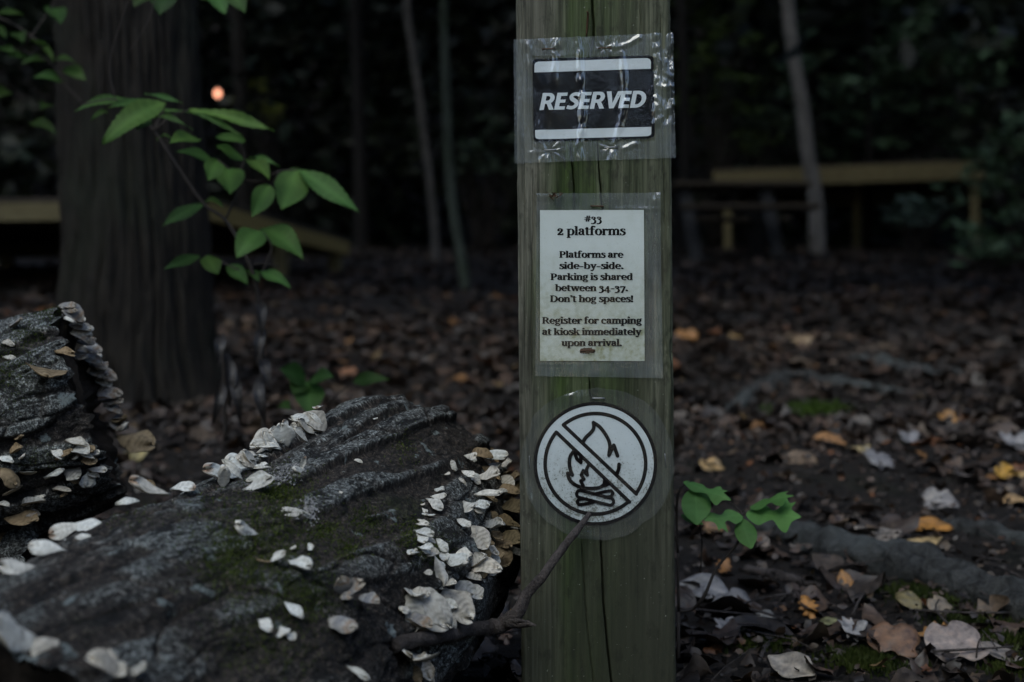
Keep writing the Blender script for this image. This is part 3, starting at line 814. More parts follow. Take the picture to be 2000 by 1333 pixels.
# ------------------------------------------------------------------ logs
def log_thing(name, label, A, B, rfun, nth, ns, seed, spiral, amp, mat, wob=(0, 0), rfreq=24, rlen=2.2):
    root = thing(name, label, 'log', 'rotting logs with bracket fungi')
    A, B = Vector(A), Vector(B); ax = B-A; L = ax.length; ax.normalize()
    s = ax.cross(Vector((0, 0, 1))).normalized(); u = s.cross(ax)
    if u.z < 0: u = -u
    v, bk, f, pk = [], [], [], []
    for i in range(ns):
        t = i/(ns-1); z = t*L
        for k in range(nth):
            th = 2*math.pi*k/nth
            ts = th+spiral*z
            c, sn = math.cos(ts), math.sin(ts)
            R = rfun(t, th)
            X, Y = c*R, sn*R
            w1 = noise.noise(Vector((X*19, Y*19, z*14+seed))); w2 = noise.noise(Vector((X*19+7, Y*19, z*14+seed)))
            dv, pp = noise.voronoi(Vector((X*25+w1*.45, Y*25+w2*.45, z*10.5+seed+w1*.3)))
            crk = 1-min(1, (dv[1]-dv[0])/.10)                         # cracks between bark plates
            cid = .5+.5*noise.noise(pp[0]*3.7)
            lw = 1-.55*sstep(.28, .62, t+.15*w1)
            rn = noise.noise(Vector((X*rfreq+w1*.22, Y*rfreq+w2*.22, z*rlen+seed)))+.30*noise.noise(Vector((X*60, Y*60, z*9+seed)))
            ridge = sstep(-.15, .06, rn)                              # flat-topped ridges, rough furrows between
            flk = noise.fractal(Vector((X*95, Y*95, z*70+seed)), .85, 2.1, 5)
            n2 = noise.fractal(Vector((X*30+3, Y*30, z*17+seed)), 1.0, 2.0, 3)
            q3 = n2*2.2; fl = math.floor(q3); st_ = (fl+sstep(.82, 1.0, q3-fl))/2.2   # scarps of flaking crust
            big = noise.noise(Vector((c*1.3+seed, sn*1.3, z*6)))
            wide = noise.noise(Vector((X*15, Y*15, z*4+seed*2)))
            h = amp*(.95*lw*(ridge-.5)+(.09+.26*(1-ridge))*flk-.50*crk*crk*(ridge*lw+1-lw)+.42*(1.25-lw)*st_+.45*wide)+big*R*.05
            pk.append(max(0, min(1, .15+.62*(ridge*lw+.55*(1-lw))+.35*(cid-.5)-.25*crk+.75*(1-lw)*st_)))
            rr = R+h
            edge = 0
            if i < 12: edge = (noise.noise(Vector((c*4+seed, sn*4, 2)))*.014+noise.noise(Vector((c*16+seed, sn*16, 5)))*.008)*(1-i/12)
            ctr = A+ax*(z+edge)+s*(wob[0]*math.sin(t*3.1))+u*(wob[1]*math.sin(t*3.1))
            v.append(ctr+s*math.cos(th)*rr+u*math.sin(th)*rr)
            bk.append((math.cos(ts)*R, math.sin(ts)*R, z+seed))
    for i in range(ns-1):
        for k in range(nth): f.append((i*nth+k, (i+1)*nth+k, (i+1)*nth+(k+1) % nth, i*nth+(k+1) % nth))
    o = mesh_obj('bark', v, f, M[mat], root); vec_attr(o, 'bark', bk)
    at_ = o.data.attributes.new('plate', 'FLOAT', 'POINT'); at_.data.foreach_set('value', np.asarray(pk, np.float32))
    bv, bf = [tuple(p) for p in v], list(f)
    # sunken, cracked end face on both ends
    for e, sg in ((0, 1), (ns-1, -1)):
        mv, mf = [], []
        c0 = sum((v[e*nth+k] for k in range(nth)), Vector())/nth
        for r_ in range(7):
            q_ = 1-.16*r_
            for k in range(0, nth, 3):
                p = c0+(v[e*nth+k]-c0)*(q_*.985)
                p = p+ax*sg*(.004+.008*(r_ > 0)+.010*noise.noise(p*40))
                mv.append(p)
        m = len(range(0, nth, 3))
        for r_ in range(6):
            for k in range(m):
                q4 = (r_*m+k, r_*m+(k+1) % m, (r_+1)*m+(k+1) % m, (r_+1)*m+k); mf.append(q4 if sg > 0 else q4[::-1])
        mf.append(tuple(range(6*m, 7*m)))
        mesh_obj('end_face', mv, mf, M['end'], root)
        n0 = len(bv); bv += [tuple(p) for p in mv]; bf += [tuple(i_+n0 for i_ in q_) for q_ in mf]
    bvh = BVHTree.FromPolygons(bv, bf)
    return root, bvh, ax

def prof(tab):
    xs_, ys_ = zip(*tab)
    return lambda t, th: float(np.interp(t, xs_, ys_))
A1, B1 = P(797, 1008, 1.47), Vector((-.310, .87, .020))
log1, bvh1, ax1 = log_thing('fallen_log', 'grey-barked rotting log in the foreground beside the post, covered with pale bracket fungi', A1, B1,
    prof([(0, .126), (.08, .136), (.3, .140), (.5, .146), (.65, .159), (.8, .168), (1, .172)]), 820, 560, 2.3, 1.2, .0080, 'log1', (0, 0), 42, 2.6)
A2, B2 = P(180, 790, 1.50), P(-620, 1060, 1.42)
log2, bvh2, ax2 = log_thing('fallen_log', 'dark ridged log at the left edge, its cut end lined with small bracket fungi', A2, B2,
    prof([(0, .104), (.1, .108), (.5, .112), (1, .12)]), 600, 420, 7.9, .5, .0095, 'log2', (0, 0), 46, 3.6)
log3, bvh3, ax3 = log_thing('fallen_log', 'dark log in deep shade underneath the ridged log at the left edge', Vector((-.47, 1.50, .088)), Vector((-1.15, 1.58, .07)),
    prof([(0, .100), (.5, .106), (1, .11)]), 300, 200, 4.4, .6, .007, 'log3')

def hit(bvh, px, py):
    o = Vector((0, 0, CAM_Z)); d = (P(px, py, 1)-o).normalized()
    p, n, i, dist = bvh.ray_cast(o, d)
    if p is None: return None
    if n.dot(d) > 0: n = -n
    return p, n

# ------------------------------------------------------------------ bracket fungi
WHITE = (.58, .575, .53); GREYW = (.46, .44, .39); TAN = (.22, .165, .10); ZONE = (.30, .285, .26); DTAN = (.15, .115, .065)
def fungus_mesh(L, W, rnd, cup, wave, kind, thick=.0022, lobes=0):
    v, f, c = fungus_one(L, W, rnd, cup, wave, kind, thick)
    for k in range(lobes):
        s_ = rnd.uniform(.5, .8); sg = rnd.choice((-1, 1)); a_ = sg*math.radians(rnd.uniform(18, 55)); ca, sa = math.cos(a_), math.sin(a_)
        v2, f2, c2 = fungus_one(L*s_, W*s_*rnd.uniform(.7, 1.0), rnd, cup+rnd.uniform(-.15, .15), wave*1.3, kind, thick)
        oy = sg*W*rnd.uniform(.05, .25); oz = rnd.choice((-1, 1))*L*rnd.uniform(.04, .12); n = len(v)
        v += [(x*ca-y*sa, x*sa+y*ca+oy, z+oz) for x, y, z in v2]; f += [tuple(i+n for i in q) for q in f2]; c += c2
    return v, f, c
def fungus_one(L, W, rnd, cup, wave, kind, thick):
    nt_, nu_ = 16, 15; v, c = [], []
    ph = rnd.uniform(0, 6.28); kf = rnd.choice([2, 3, 4])
    base = dict(w=WHITE, g=GREYW, t=TAN, z=ZONE, b=WHITE, d=DTAN)[kind]
    kb = rnd.uniform(.80, 1.10); wm = rnd.uniform(-.04, .05); base = [x*kb*f_ for x, f_ in zip(base, (1+wm, 1, 1-wm))]
    rim = {'b': (.22, .115, .055), 'z': (.40, .35, .28), 't': (.30, .235, .15), 'd': (.20, .155, .09)}.get(kind, (.60, .57, .50))
    pa = rnd.uniform(.75, 1.5) if kind in 'wb' else rnd.uniform(.45, .9)      # small: broad fan, large: spoon with narrow foot
    pb = .44; tm = pa/(pa+pb); wmax = tm**pa*(1-tm)**pb
    skew = rnd.uniform(-.22, .22); bend = rnd.uniform(-.35, .6); foot = rnd.uniform(.06, .14); freq = 20+min(40, L*900)
    def pt(t, u):
        w_ = max(foot*(1-t), t**pa*max(0, 1-t)**pb/wmax)*(1+.06*math.sin(kf*3*t+ph)+.03*math.sin(17*t+ph*2))
        e = abs(u)**3
        x = L*t*(1+.07*math.sin(kf*u*2.6+ph)*t+.025*math.sin(11*u+ph*2)*t)
        y = W*.5*w_*(u+.03*math.sin(9*t+ph)*u)+skew*W*t*t*.6
        z = cup*W*.30*u*u*w_-L*bend*(t-.2)**2+wave*L*t*t*math.sin(kf*u*1.6+ph)+wave*.4*L*e*math.sin(8*t+ph)-.10*L*t**5*(1-.5*rnd_k)
        return x, y, z
    rnd_k = rnd.random()
    for side in (1, -1):
        for i in range(nt_+1):
            t = 1-(1-i/nt_)**1.6
            for k in range(nu_):
                u = math.sin(math.pi*.5*(-1+2*k/(nu_-1)))
                x, y, z = pt(min(t, .9995), u)
                th = thick*(1-t**4)*(1-u**4)*(1.2 if side < 0 else .35)
                v.append((x, y, z+(th if side > 0 else -th-.0003)))
                rr_ = t*(1-.10*u*u)
                band = max(0, math.sin(rr_*freq+ph+0.16*math.sin(kf*u+ph)))**2
                amt = .30 if kind in 'wb' else .46
                q = [m*(1-amt*band) for m in base]
                if kind == 'z':
                    k2 = max(0, 1-abs(rr_-.45)/.28); q = [m*(1-k2*.7)+n_*k2*.7 for m, n_ in zip(q, (.13, .14, .16))]
                    k3 = max(0, 1-abs(rr_-.78)/.10); q = [m*(1-k3*.7)+n_*k3*.7 for m, n_ in zip(q, (.20, .12, .06))]
                dk = max(0, 1-t/.22); q = [m*(1-.55*dk) for m in q]                       # darker where it leaves the bark
                e = max(0, (max(t, abs(u)*(.3+.7*t))-.90)/.10)
                q = [m*(1-e*.85)+r_*e*.85 for m, r_ in zip(q, rim)]
                if side < 0: q = [m*.8*f_ for m, f_ in zip(base, (1, .92, .80))]
                c.append(q)
    f = []; off = (nt_+1)*nu_
    for i in range(nt_):
        for k in range(nu_-1):
            a_ = i*nu_+k
            f.append((a_, a_+nu_, a_+nu_+1, a_+1)); f.append((off+a_, off+a_+1, off+a_+nu_+1, off+a_+nu_))
    for k in range(nu_-1): f.append((nt_*nu_+k, off+nt_*nu_+k, off+nt_*nu_+k+1, nt_*nu_+k+1)); f.append((k, k+1, off+k+1, off+k))
    for i in range(nt_):
        f.append((i*nu_, off+i*nu_, off+(i+1)*nu_, (i+1)*nu_)); a_ = i*nu_+nu_-1; f.append((a_, a_+nu_, off+a_+nu_, off+a_))
    return v, f, c

POOL = {}
def place_fungi(root, bvh, lst, org, sc, seed, Ddef):
    """lst rows: centre x, centre y, length, width, direction (deg, 90 = up), kind"""
    ox, oy = org; rnd = random.Random(seed)
    for row in lst:
        cx, cy, ln, wd, ang, kind = row
        px, py = ox+cx/sc, oy+cy/sc; ln /= sc; wd /= sc
        a = math.radians(ang); dimg = Vector((math.cos(a), 0, math.sin(a)))
        thin = wd < .30*ln
        bx, by = (px-math.cos(a)*ln*.5, py+math.sin(a)*ln*.5) if not thin else (px, py)
        h = hit(bvh, bx, by)
        if h is None:
            # beyond the outline: take the closest point of the log
            h0 = None
            for k in range(1, 60):
                for tx, ty in ((bx-k*3, by+k*2), (bx, by+k*3), (bx-k*3, by)):
                    h0 = hit(bvh, tx, ty)
                    if h0: break
                if h0: break
            if not h0: continue
            d = h0[0].y; p = P(bx, by, d+.004); n = h0[1]
            near = bvh.find_nearest(p)
            if near[0] is not None: p = p*.5+near[0]*.5 if (p-near[0]).length < .03 else near[0]
        else:
            p, n = h; acc = Vector(n)
            for ox_, oy_ in ((9, 0), (-9, 0), (0, 9), (0, -9), (16, 12), (-16, 12), (16, -12), (-16, -12)):
                h2 = hit(bvh, bx+ox_, by+oy_)
                if h2 and (h2[0]-p).length < .04: acc += h2[1]
            n = acc.normalized()
        D = p.y; m = D/F
        cdir = (Vector((0, 0, CAM_Z))-p).normalized()
        if thin:
            d = (cdir*.75+n*.5+Vector((0, 0, .10)))
            wv = dimg
            Lr = ln*m*.62; Wr = ln*m
            nz = Vector((0, 0, 1))*.95+cdir*.28
            wv = (wv-d.normalized()*wv.dot(d.normalized())).normalized()
            d.normalize(); nz = d.cross(wv).normalized()
            if nz.z < 0: nz = -nz; wv = -wv
            cup = rnd.uniform(-.05, .22)
        else:
            d = (dimg+cdir*rnd.uniform(.3, .7)).normalized()
            if d.dot(n) < .36: d = (d+n*(.36-d.dot(n))).normalized()
            p = p+n*.002
            nz = cdir*.62+Vector((rnd.uniform(-.25, .25), 0, .62))
            nz = (nz-d*nz.dot(d)).normalized()
            wv = nz.cross(d)
            k = max(.55, abs(nz.dot(cdir)))
            Lr = ln*m*1.22; Wr = wd*m*(1.0+.25*(1/k-1))*1.05
            cup = rnd.uniform(-.5, .9)
        v, f, c = fungus_mesh(Lr, Wr, rnd, cup, rnd.uniform(.03, .11), kind, min(.0020, .07*Lr+.0003), 0 if min(ln, wd) < 28 or kind in 'wb' else rnd.choice((0, 1, 1)))
        p = p-d*(.10*Lr)-n*.001
        sink = 0
        for t_, s_ in ((.55, 0), (1, 0), (.7, .45), (.7, -.45)):       # keep the blade clear of the bark it grows from
            q_ = p+d*(Lr*t_)+wv*(Wr*s_); h2 = hit(bvh, 1000+q_.x/q_.y*F, 666.5-(q_.z-CAM_Z)/q_.y*F)
            if h2: sink = max(sink, q_.y-h2[0].y+.003)
        if sink > 0: d = (d*Lr+cdir*min(sink, .05)).normalized(); wv = (wv-d*wv.dot(d)).normalized(); nz = d.cross(wv) if d.cross(wv).dot(nz) > 0 else wv.cross(d); p = p+cdir*min(.006, sink*.4)
        POOL.setdefault(root.name, (root, []))[1].append((ln*wd, [p+d*a_+wv*b_+nz*c_ for a_, b_, c_ in v], f, c))

F1 = [(20,320,62,40,180,'w'),(95,310,78,60,205,'w'),(132,265,62,48,100,'b'),(205,222,95,42,150,'w'),(245,218,48,42,45,'w'),(230,258,64,20,172,'w'),
 (22,385,50,26,200,'w'),(30,430,60,20,190,'w'),(183,452,62,36,225,'w'),(203,405,56,22,70,'b'),(35,490,88,44,200,'w'),(158,630,135,84,185,'w'),
 (88,800,72,36,40,'w'),(30,815,64,18,175,'t'),(188,838,96,54,-15,'w'),(155,770,24,20,0,'w'),(222,763,24,32,70,'w'),(158,1025,88,44,-35,'w'),
 (38,1088,64,50,-30,'w'),(113,1120,44,60,-60,'w'),(145,1143,32,36,-45,'w'),(370,925,92,74,100,'z'),(412,938,105,64,30,'z'),(475,980,72,52,-5,'z'),(365,1076,112,74,-8,'z'),
 (640,970,74,72,200,'g'),(690,945,66,54,10,'g'),(605,1025,88,40,190,'w'),(860,985,140,118,-32,'g'),(735,1015,165,155,-42,'g'),(690,1062,110,52,-18,'z'),(690,1102,130,26,-10,'w'),
 (800,1072,62,72,-65,'g'),(882,930,76,64,-18,'g'),(930,956,72,62,-40,'g'),(825,908,52,34,12,'g'),(760,860,110,58,-88,'w'),(868,792,66,52,18,'w'),(838,812,116,70,-22,'w'),
 (790,748,60,40,-40,'w'),(640,790,72,38,200,'w'),(672,780,30,20,30,'w'),(730,618,62,18,0,'w'),(712,703,78,34,-15,'w'),(703,665,42,26,0,'w'),(755,571,64,46,-25,'w'),
 (778,545,66,30,5,'w'),(778,517,40,26,0,'w'),(708,581,22,12,0,'w'),(808,452,22,16,0,'w'),(920,472,68,42,190,'w'),(985,455,90,54,12,'w'),(1000,362,90,48,20,'w'),
 (1012,410,54,28,5,'w'),(1062,405,48,38,25,'g'),(1060,450,62,18,30,'t'),(980,528,104,32,10,'w'),(1040,520,44,22,0,'g'),(960,558,84,18,0,'w'),(890,596,54,62,-70,'w'),
 (950,578,62,38,0,'w'),(938,608,38,42,-80,'w'),(880,660,58,36,-30,'w'),(952,715,90,84,-55,'g'),(1012,662,74,46,5,'g'),(1038,795,74,86,-60,'t'),(962,836,96,74,18,'g'),
 (920,882,58,38,0,'g'),(1085,590,72,62,-10,'d'),(1050,640,62,52,0,'d'),(1080,725,84,72,-10,'d'),(1095,500,48,60,10,'d'),(1090,455,56,40,20,'t'),(1000,870,30,40,-60,'g'),
 (1100,560,50,30,0,'d'),(1075,545,60,22,0,'t'),(600,1258,165,150,205,'g'),(692,1230,96,44,2,'g'),(722,1284,84,56,-72,'g'),(430,1290,100,30,-25,'w'),(660,1153,22,14,0,'w'),
 (670,1300,60,44,-90,'t'),(505,216,20,10,0,'w'),(430,392,30,14,0,'w'),(358,528,14,10,0,'w')]
place_fungi(log1, bvh1, F1, (500, 720), 2.175, 5, 1.3)
F1b = [(485,685,115,44,172,'b'),(585,665,68,38,20,'b'),(420,722,58,24,180,'w'),(720,660,112,50,178,'b'),(797,615,62,52,150,'w'),(850,690,92,40,15,'w'),(800,860,84,42,195,'w'),
 (285,785,98,54,5,'w'),(220,825,80,58,195,'b'),(270,860,44,26,0,'w'),(165,890,94,62,165,'w'),(185,908,44,70,-70,'w'),(60,970,96,62,195,'w'),(770,640,46,30,120,'w'),(870,575,50,22,10,'w'),(900,560,40,30,150,'b')]
place_fungi(log1, bvh1, F1b, (0, 540), 1.68, 6, 1.1)
F2 = [(222,85,54,28,15,'z'),(232,106,56,24,0,'z'),(238,131,54,22,0,'w'),(250,160,44,24,0,'z'),(262,190,62,32,-10,'z'),(282,214,54,30,0,'z'),(290,236,54,28,0,'z'),(262,262,56,30,-20,'z'),(302,262,64,34,0,'z'),
 (316,282,58,34,-20,'z'),(332,296,62,42,-20,'z'),(338,322,62,44,0,'z'),(318,318,50,40,-40,'z'),(347,346,56,30,0,'z'),(355,380,74,40,8,'z'),(372,404,74,30,0,'z'),(386,425,58,28,0,'z'),(400,460,62,30,0,'t'),
 (414,497,58,30,22,'w'),(458,526,96,80,-5,'t'),(65,160,64,20,8,'z'),(30,215,38,20,0,'g'),(35,265,44,16,0,'g'),(148,306,132,34,-8,'t'),(215,246,64,26,0,'t'),
 (250,540,64,28,0,'w'),(277,580,54,18,-5,'w'),(205,580,54,22,40,'t'),(320,630,62,26,8,'w'),(292,662,44,50,-85,'w'),(180,645,66,24,22,'w'),(95,647,62,14,0,'w'),(40,705,74,22,25,'g'),(102,730,62,22,30,'g'),(135,722,34,14,0,'w'),
 (28,650,62,46,-40,'t'),(10,742,44,16,0,'w'),(75,797,104,56,-5,'t'),(98,776,64,26,10,'z'),(14,875,60,104,-80,'t'),(20,596,44,24,0,'w'),(490,660,70,34,-8,'t')]
place_fungi(log2, bvh2, F2, (0, 540), 1.68, 8, 1.5)
F3 = [(35,1195,150,120,178,'g'),(140,1215,66,84,-35,'g'),(340,1285,120,66,160,'g'),(392,1300,70,52,-20,'g'),(450,1285,54,44,20,'g')]
place_fungi(log1, bvh1, F3, (0, 540), 1.68, 9, .85)

re_ = random.Random(77)
def extra(pts, n, spread, smin, smax, dirs, kinds):
    out = []
    for _ in range(n):
        t = re_.uniform(0, len(pts)-1.001); i = int(t); k = t-i
        x = pts[i][0]*(1-k)+pts[i+1][0]*k+re_.gauss(0, spread); y = pts[i][1]*(1-k)+pts[i+1][1]*k+re_.gauss(0, spread)
        ln = re_.uniform(smin, smax); out.append((x, y, ln, ln*re_.uniform(.32, .95), re_.uniform(*dirs), re_.choice(kinds)))
    return out
place_fungi(log1, bvh1, extra([(440, 935), (520, 880), (575, 850), (622, 812)], 26, 8, 10, 46, (85, 245), 'wwbwg'), (0, 0), 1, 21, 1.3)
place_fungi(log1, bvh1, extra([(905, 880), (950, 930), (985, 985), (985, 1060), (960, 1120)], 30, 20, 14, 36, (-80, 25), 'wggtd'), (0, 0), 1, 22, 1.3)
place_fungi(log1, bvh1, extra([(820, 1000), (830, 1080), (900, 1150), (850, 1215)], 16, 14, 12, 30, (-80, 30), 'wwg'), (0, 0), 1, 23, 1.3)
place_fungi(log2, bvh2, extra([(138, 592), (168, 650), (200, 720), (222, 790), (246, 850)], 26, 5, 16, 34, (-30, 30), 'zzg'), (0, 0), 1, 24, 1.5)
place_fungi(log2, bvh2, extra([(20, 860), (110, 880), (180, 900), (60, 960)], 14, 22, 14, 34, (-40, 40), 'wgt'), (0, 0), 1, 25, 1.5)
for r_, items_ in POOL.values():
    items_.sort(key=lambda q: -q[0]); mb = MB()
    for k, (_, v, f, c) in enumerate(items_):
        if k < 98: mesh_obj('bracket_fungus', v, f, M['fungus'], r_, True, c)
        else: mb.addc(v, f, c)
    if mb.v: mb.build('small_fungi', M['fungus'], r_)['kind'] = 'stuff'

# ------------------------------------------------------------------ moss and lichen grown on the logs
def log_moss(root, bvh, lst, seed, name='moss_patch', mat='moss', lichen=False):
    rnd = random.Random(seed)
    for px, py, rx, ry, n in lst:
        mb = MB()
        for _ in range(int(n*(1 if lichen else 1.7))):
            h = hit(bvh, px+rnd.gauss(0, rx*.5), py+rnd.gauss(0, ry*.5))
            if not h: continue
            p, nn = h; t1 = nn.orthogonal().normalized(); a = rnd.uniform(0, 6.28)
            t = t1*math.cos(a)+nn.cross(t1)*math.sin(a); s2 = nn.cross(t)
            if lichen:
                q = rnd.uniform(.0007, .0019); e = nn*rnd.uniform(.0003, .002)
                mb.add([p-t*q+e*.3, p+s2*q*.7+e, p+t*q+e*.6, p-s2*q*.8+e*1.4], [(0, 1, 2, 3)], (rnd.uniform(.20, .34),)*3)
            else:
                q = rnd.uniform(.0010, .0020); hh = rnd.uniform(.0006, .0020)
                tip = p+nn*hh+t*rnd.gauss(0, hh*.5)+Vector((0, 0, hh*.3))
                mb.add([p-s2*q*.35, p+s2*q*.35, tip], [(0, 1, 2)], (rnd.uniform(.7, 2.0),)*3)
        if mb.v and len(mb.f) > 8: mb.build(name, M[mat], root, False)['kind'] = 'stuff'
log_moss(log1, bvh1, [(505, 1060, 130, 120, 2600), (560, 970, 70, 60, 500), (715, 1018, 40, 40, 420), (635, 1040, 40, 24, 300), (680, 1075, 30, 24, 240), (803, 1045, 34, 40, 380), (848, 1080, 40, 36, 380), (600, 1165, 70, 60, 800), (445, 1100, 60, 60, 500), (540, 962, 40, 16, 260), (790, 880, 30, 40, 120), (520, 1250, 120, 90, 700), (245, 1000, 60, 40, 120)], 3)
log_moss(log2, bvh2, [(20, 720, 60, 70, 700), (95, 605, 60, 24, 400), (60, 655, 40, 24, 240), (90, 900, 60, 30, 200)], 4)
log_moss(log1, bvh1, [(548, 935, 34, 16, 90), (606, 1000, 14, 26, 110), (560, 915, 24, 12, 50)], 6, 'lichen_patch', 'fungus', True)
for r_, b_ in ((log1, A1), (log2, A2), (log3, Vector((-.47, 1.5, 0)))): locate(r_, (b_.x, b_.y, terr(b_.x, b_.y)))

# ------------------------------------------------------------------ forked twig leaning on the post
tw = thing('forked_twig', 'dead forked twig leaning from the front log across the foot of the post', 'twig')
def before(px, py, D):
    h = hit(bvh1, px, py)
    return P(px, py, min(D, h[0].y-.011) if h else D)
v, f = tube([before(770, 1262, 1.30), before(800, 1252, 1.285), before(860, 1244, 1.27), before(925, 1228, 1.255), P(975, 1222, 1.245), P(1008, 1200, 1.24), P(1030, 1160, 1.245), P(1062, 1122, 1.25), P(1100, 1070, 1.262), P(1128, 1035, 1.272), P(1152, 1003, 1.28)],
            [.0056, .0058, .0060, .0062, .0068, .0066, .0048, .0042, .0038, .0033, .0020], 14, 8, .22, 3)
mesh_obj('twig', v, f, M['twig'], tw)
v, f = tube([P(992, 1216, 1.24), P(1015, 1219, 1.235), P(1032, 1219, 1.232), P(1047, 1222, 1.23)], [.0052, .0036, .0026, .0008], 8, 5, .5, 8); mesh_obj('broken_stub', v, f, M['twig'], tw)
v, f = tube([P(996, 1213, 1.238), P(1018, 1213, 1.232), P(1036, 1217, 1.23)], [.0040, .0016, .0006], 6, 5, .5, 1); mesh_obj('splinter', v, f, M['twig'], tw)
p0 = before(770, 1262, 1.30); locate(tw, p0)
# ------------------------------------------------------------------ the wooden post
YF = 1.29; MM = YF/F                           # post face distance, metres per photo pixel there
def S(px, py, off=0.0): return Vector(((px-1000)*MM, YF-off, CAM_Z-(py-666.5)*MM))
def post_edges(py): return 1008+.0082*py, 1309.5+.0086*py
post = thing('wooden_post', 'square weathered green-tinged wooden post carrying three laminated signs', 'post')
CRACKS = [([(1158, -400), (1157, 0), (1159, 40), (1160, 75), (1155, 110)], 5.5, .012), ([(1150, 20), (1147, 70)], 2.5, .003),
          ([(1113, 285), (1119, 330), (1122, 385), (1122, 420)], 3.6, .009), ([(1166, 270), (1170, 330), (1174, 380), (1176, 420)], 3.4, .009),
          ([(1150, 735), (1152, 760), (1158, 800)], 3.0, .006), ([(1172, 1030), (1175, 1090), (1179, 1180), (1186, 1260), (1195, 1340), (1204, 1480)], 4.6, .011),
          ([(1136, 1050), (1138, 1100), (1143, 1180), (1150, 1260), (1160, 1340), (1166, 1450)], 1.9, .003), ([(1250, 0), (1252, 60)], 1.4, .002), ([(1290, 20), (1296, 330), (1299, 480)], 1.5, .002),
          ([(1040, 320), (1041, 420), (1038, 620), (1040, 760)], 1.5, .0018), ([(1020, 0), (1024, 330), (1025, 700)], 1.3, .0015)]
pys = np.concatenate([np.arange(-640, -20, 40), np.arange(-20, 1360, 6), np.arange(1360, 1500, 20), [1560, 1700]])
NC = 300; us = np.linspace(0, 1, NC+1)
pv = []
for py in pys:
    l, r = post_edges(py)
    l += 1.6*noise.noise(Vector((py*.012, 3, 1)))+.8*noise.noise(Vector((py*.06, 1, 1))); r += 1.8*noise.noise(Vector((py*.011, 7, 2)))+.9*noise.noise(Vector((py*.07, 2, 5)))
    for u in us:
        px = l+(r-l)*u; d = 0.0
        # rounded arrises, weathered grain
        e = min(u, 1-u)*140
        er = 4+2.5*noise.noise(Vector((py*.03, 5 if u < .5 else 8, 1)))
        if e < er: d += (.0032+.002*max(0, noise.noise(Vector((py*.09, 9 if u < .5 else 4, 6)))))*(1-e/er)**2
        g = noise.noise(Vector((px*.17, py*.006, 1)))+.5*noise.noise(Vector((px*.5, py*.012, 4)))
        d += .00028*g
        for pts, wd, dep in CRACKS:
            ya, yb = pts[0][1], pts[-1][1]
            if ya <= py <= yb:
                xc = float(np.interp(py, [p[1] for p in pts], [p[0] for p in pts]))+1.2*noise.noise(Vector((py*.05, wd, 2)))
                k = min(1, (py-ya)/25+.25, (yb-py)/25+.15)
                q = abs(px-xc)/(wd*.5*max(.2, k))
                if q < 1: d += dep*k*(1-q*q)
                elif q < 3: d += .0004*k*(3-q)/2
        # chipped, torn right arris beside the notice and lower
        rk = max(0, 1-abs(py-690)/70) if py < 760 else 0
        rk = max(rk, .5*max(0, 1-abs(py-855)/60), .35*max(0, 1-abs(py-60)/60))
        if rk > 0 and (1-u) < .12:
            n_ = noise.noise(Vector((px*.12, py*.07, 9)))+.6*noise.noise(Vector((px*.3, py*.16-px*.2, 3)))
            d += .004*rk*max(0, n_+.25)*(1-(1-u)/.12)
        pv.append(S(px, py, -d))
nr_ = len(pys); nc = NC+1
pf = [(j*nc+i, (j+1)*nc+i, (j+1)*nc+i+1, j*nc+i+1) for j in range(nr_-1) for i in range(NC)]
# the other three faces
off = len(pv); DPT = .14
for j, py in enumerate(pys):
    l, r = post_edges(py)
    for px, dd in ((l+1, DPT), (r-1, DPT)): pv.append(S(px, py, -dd))
for j in range(nr_-1):
    a, b = off+2*j, off+2*(j+1)
    pf += [(j*nc, a, b, (j+1)*nc), (j*nc+NC, (j+1)*nc+NC, b+1, a+1), (a, a+1, b+1, b)]
pf.append(tuple(range(NC, -1, -1))[::-1][::-1]+(off, off+1))
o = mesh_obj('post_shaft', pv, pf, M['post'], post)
# bent nail near the top
v, f = tube([S(1146, 26, .006), S(1148, 30, .004), S(1147, 48, .001), S(1145, 72, .0005)], [.0007, .0009, .0009, .0005], 8, 3)
mesh_obj('nail', v, f, M['rust'], post)
locate(post, S(1165, 1441))

# ------------------------------------------------------------------ lettering
def ribbon2(pts, wds, n=8):
    pr = catmull([(x, y, w_) for (x, y), w_ in zip(pts, wds)], n)
    v, f = [], []
    for i, q in enumerate(pr):
        a = pr[max(0, i-1)]; b = pr[min(len(pr)-1, i+1)]
        dx, dy = b[0]-a[0], b[1]-a[1]; L = math.hypot(dx, dy) or 1
        nx_, ny_ = -dy/L*q[2]/2, dx/L*q[2]/2
        v += [(q[0]+nx_, q[1]+ny_), (q[0]-nx_, q[1]-ny_)]
    f = [(2*i, 2*i+1, 2*i+3, 2*i+2) for i in range(len(pr)-1)]
    return v, f
def ring2(cx, cy, rx, ry, th, tv, a0, a1, n=30, th1=None):
    v = []
    for i in range(n+1):
        a = math.radians(a0+(a1-a0)*i/n); c, s = math.cos(a), math.sin(a)
        v += [(cx+rx*c, cy+ry*s), (cx+(rx-th)*c, cy+(ry-tv)*s)]
    return v, [(2*i, 2*i+1, 2*i+3, 2*i+2) for i in range(n)]
def disc2(cx, cy, r, n=18): return [(cx+r*math.cos(6.2832*i/n), cy+r*math.sin(6.2832*i/n)) for i in range(n)], [tuple(range(n))]
def rect2(x0, y0, x1, y1): return [(x0, y0), (x1, y0), (x1, y1), (x0, y1)], [(0, 1, 2, 3)]
def quad2(*p): return list(p), [tuple(range(len(p)))]
ST, TH, SF, XH, CH, AH, DH = 138, 62, 58, 555, 745, 790, -235
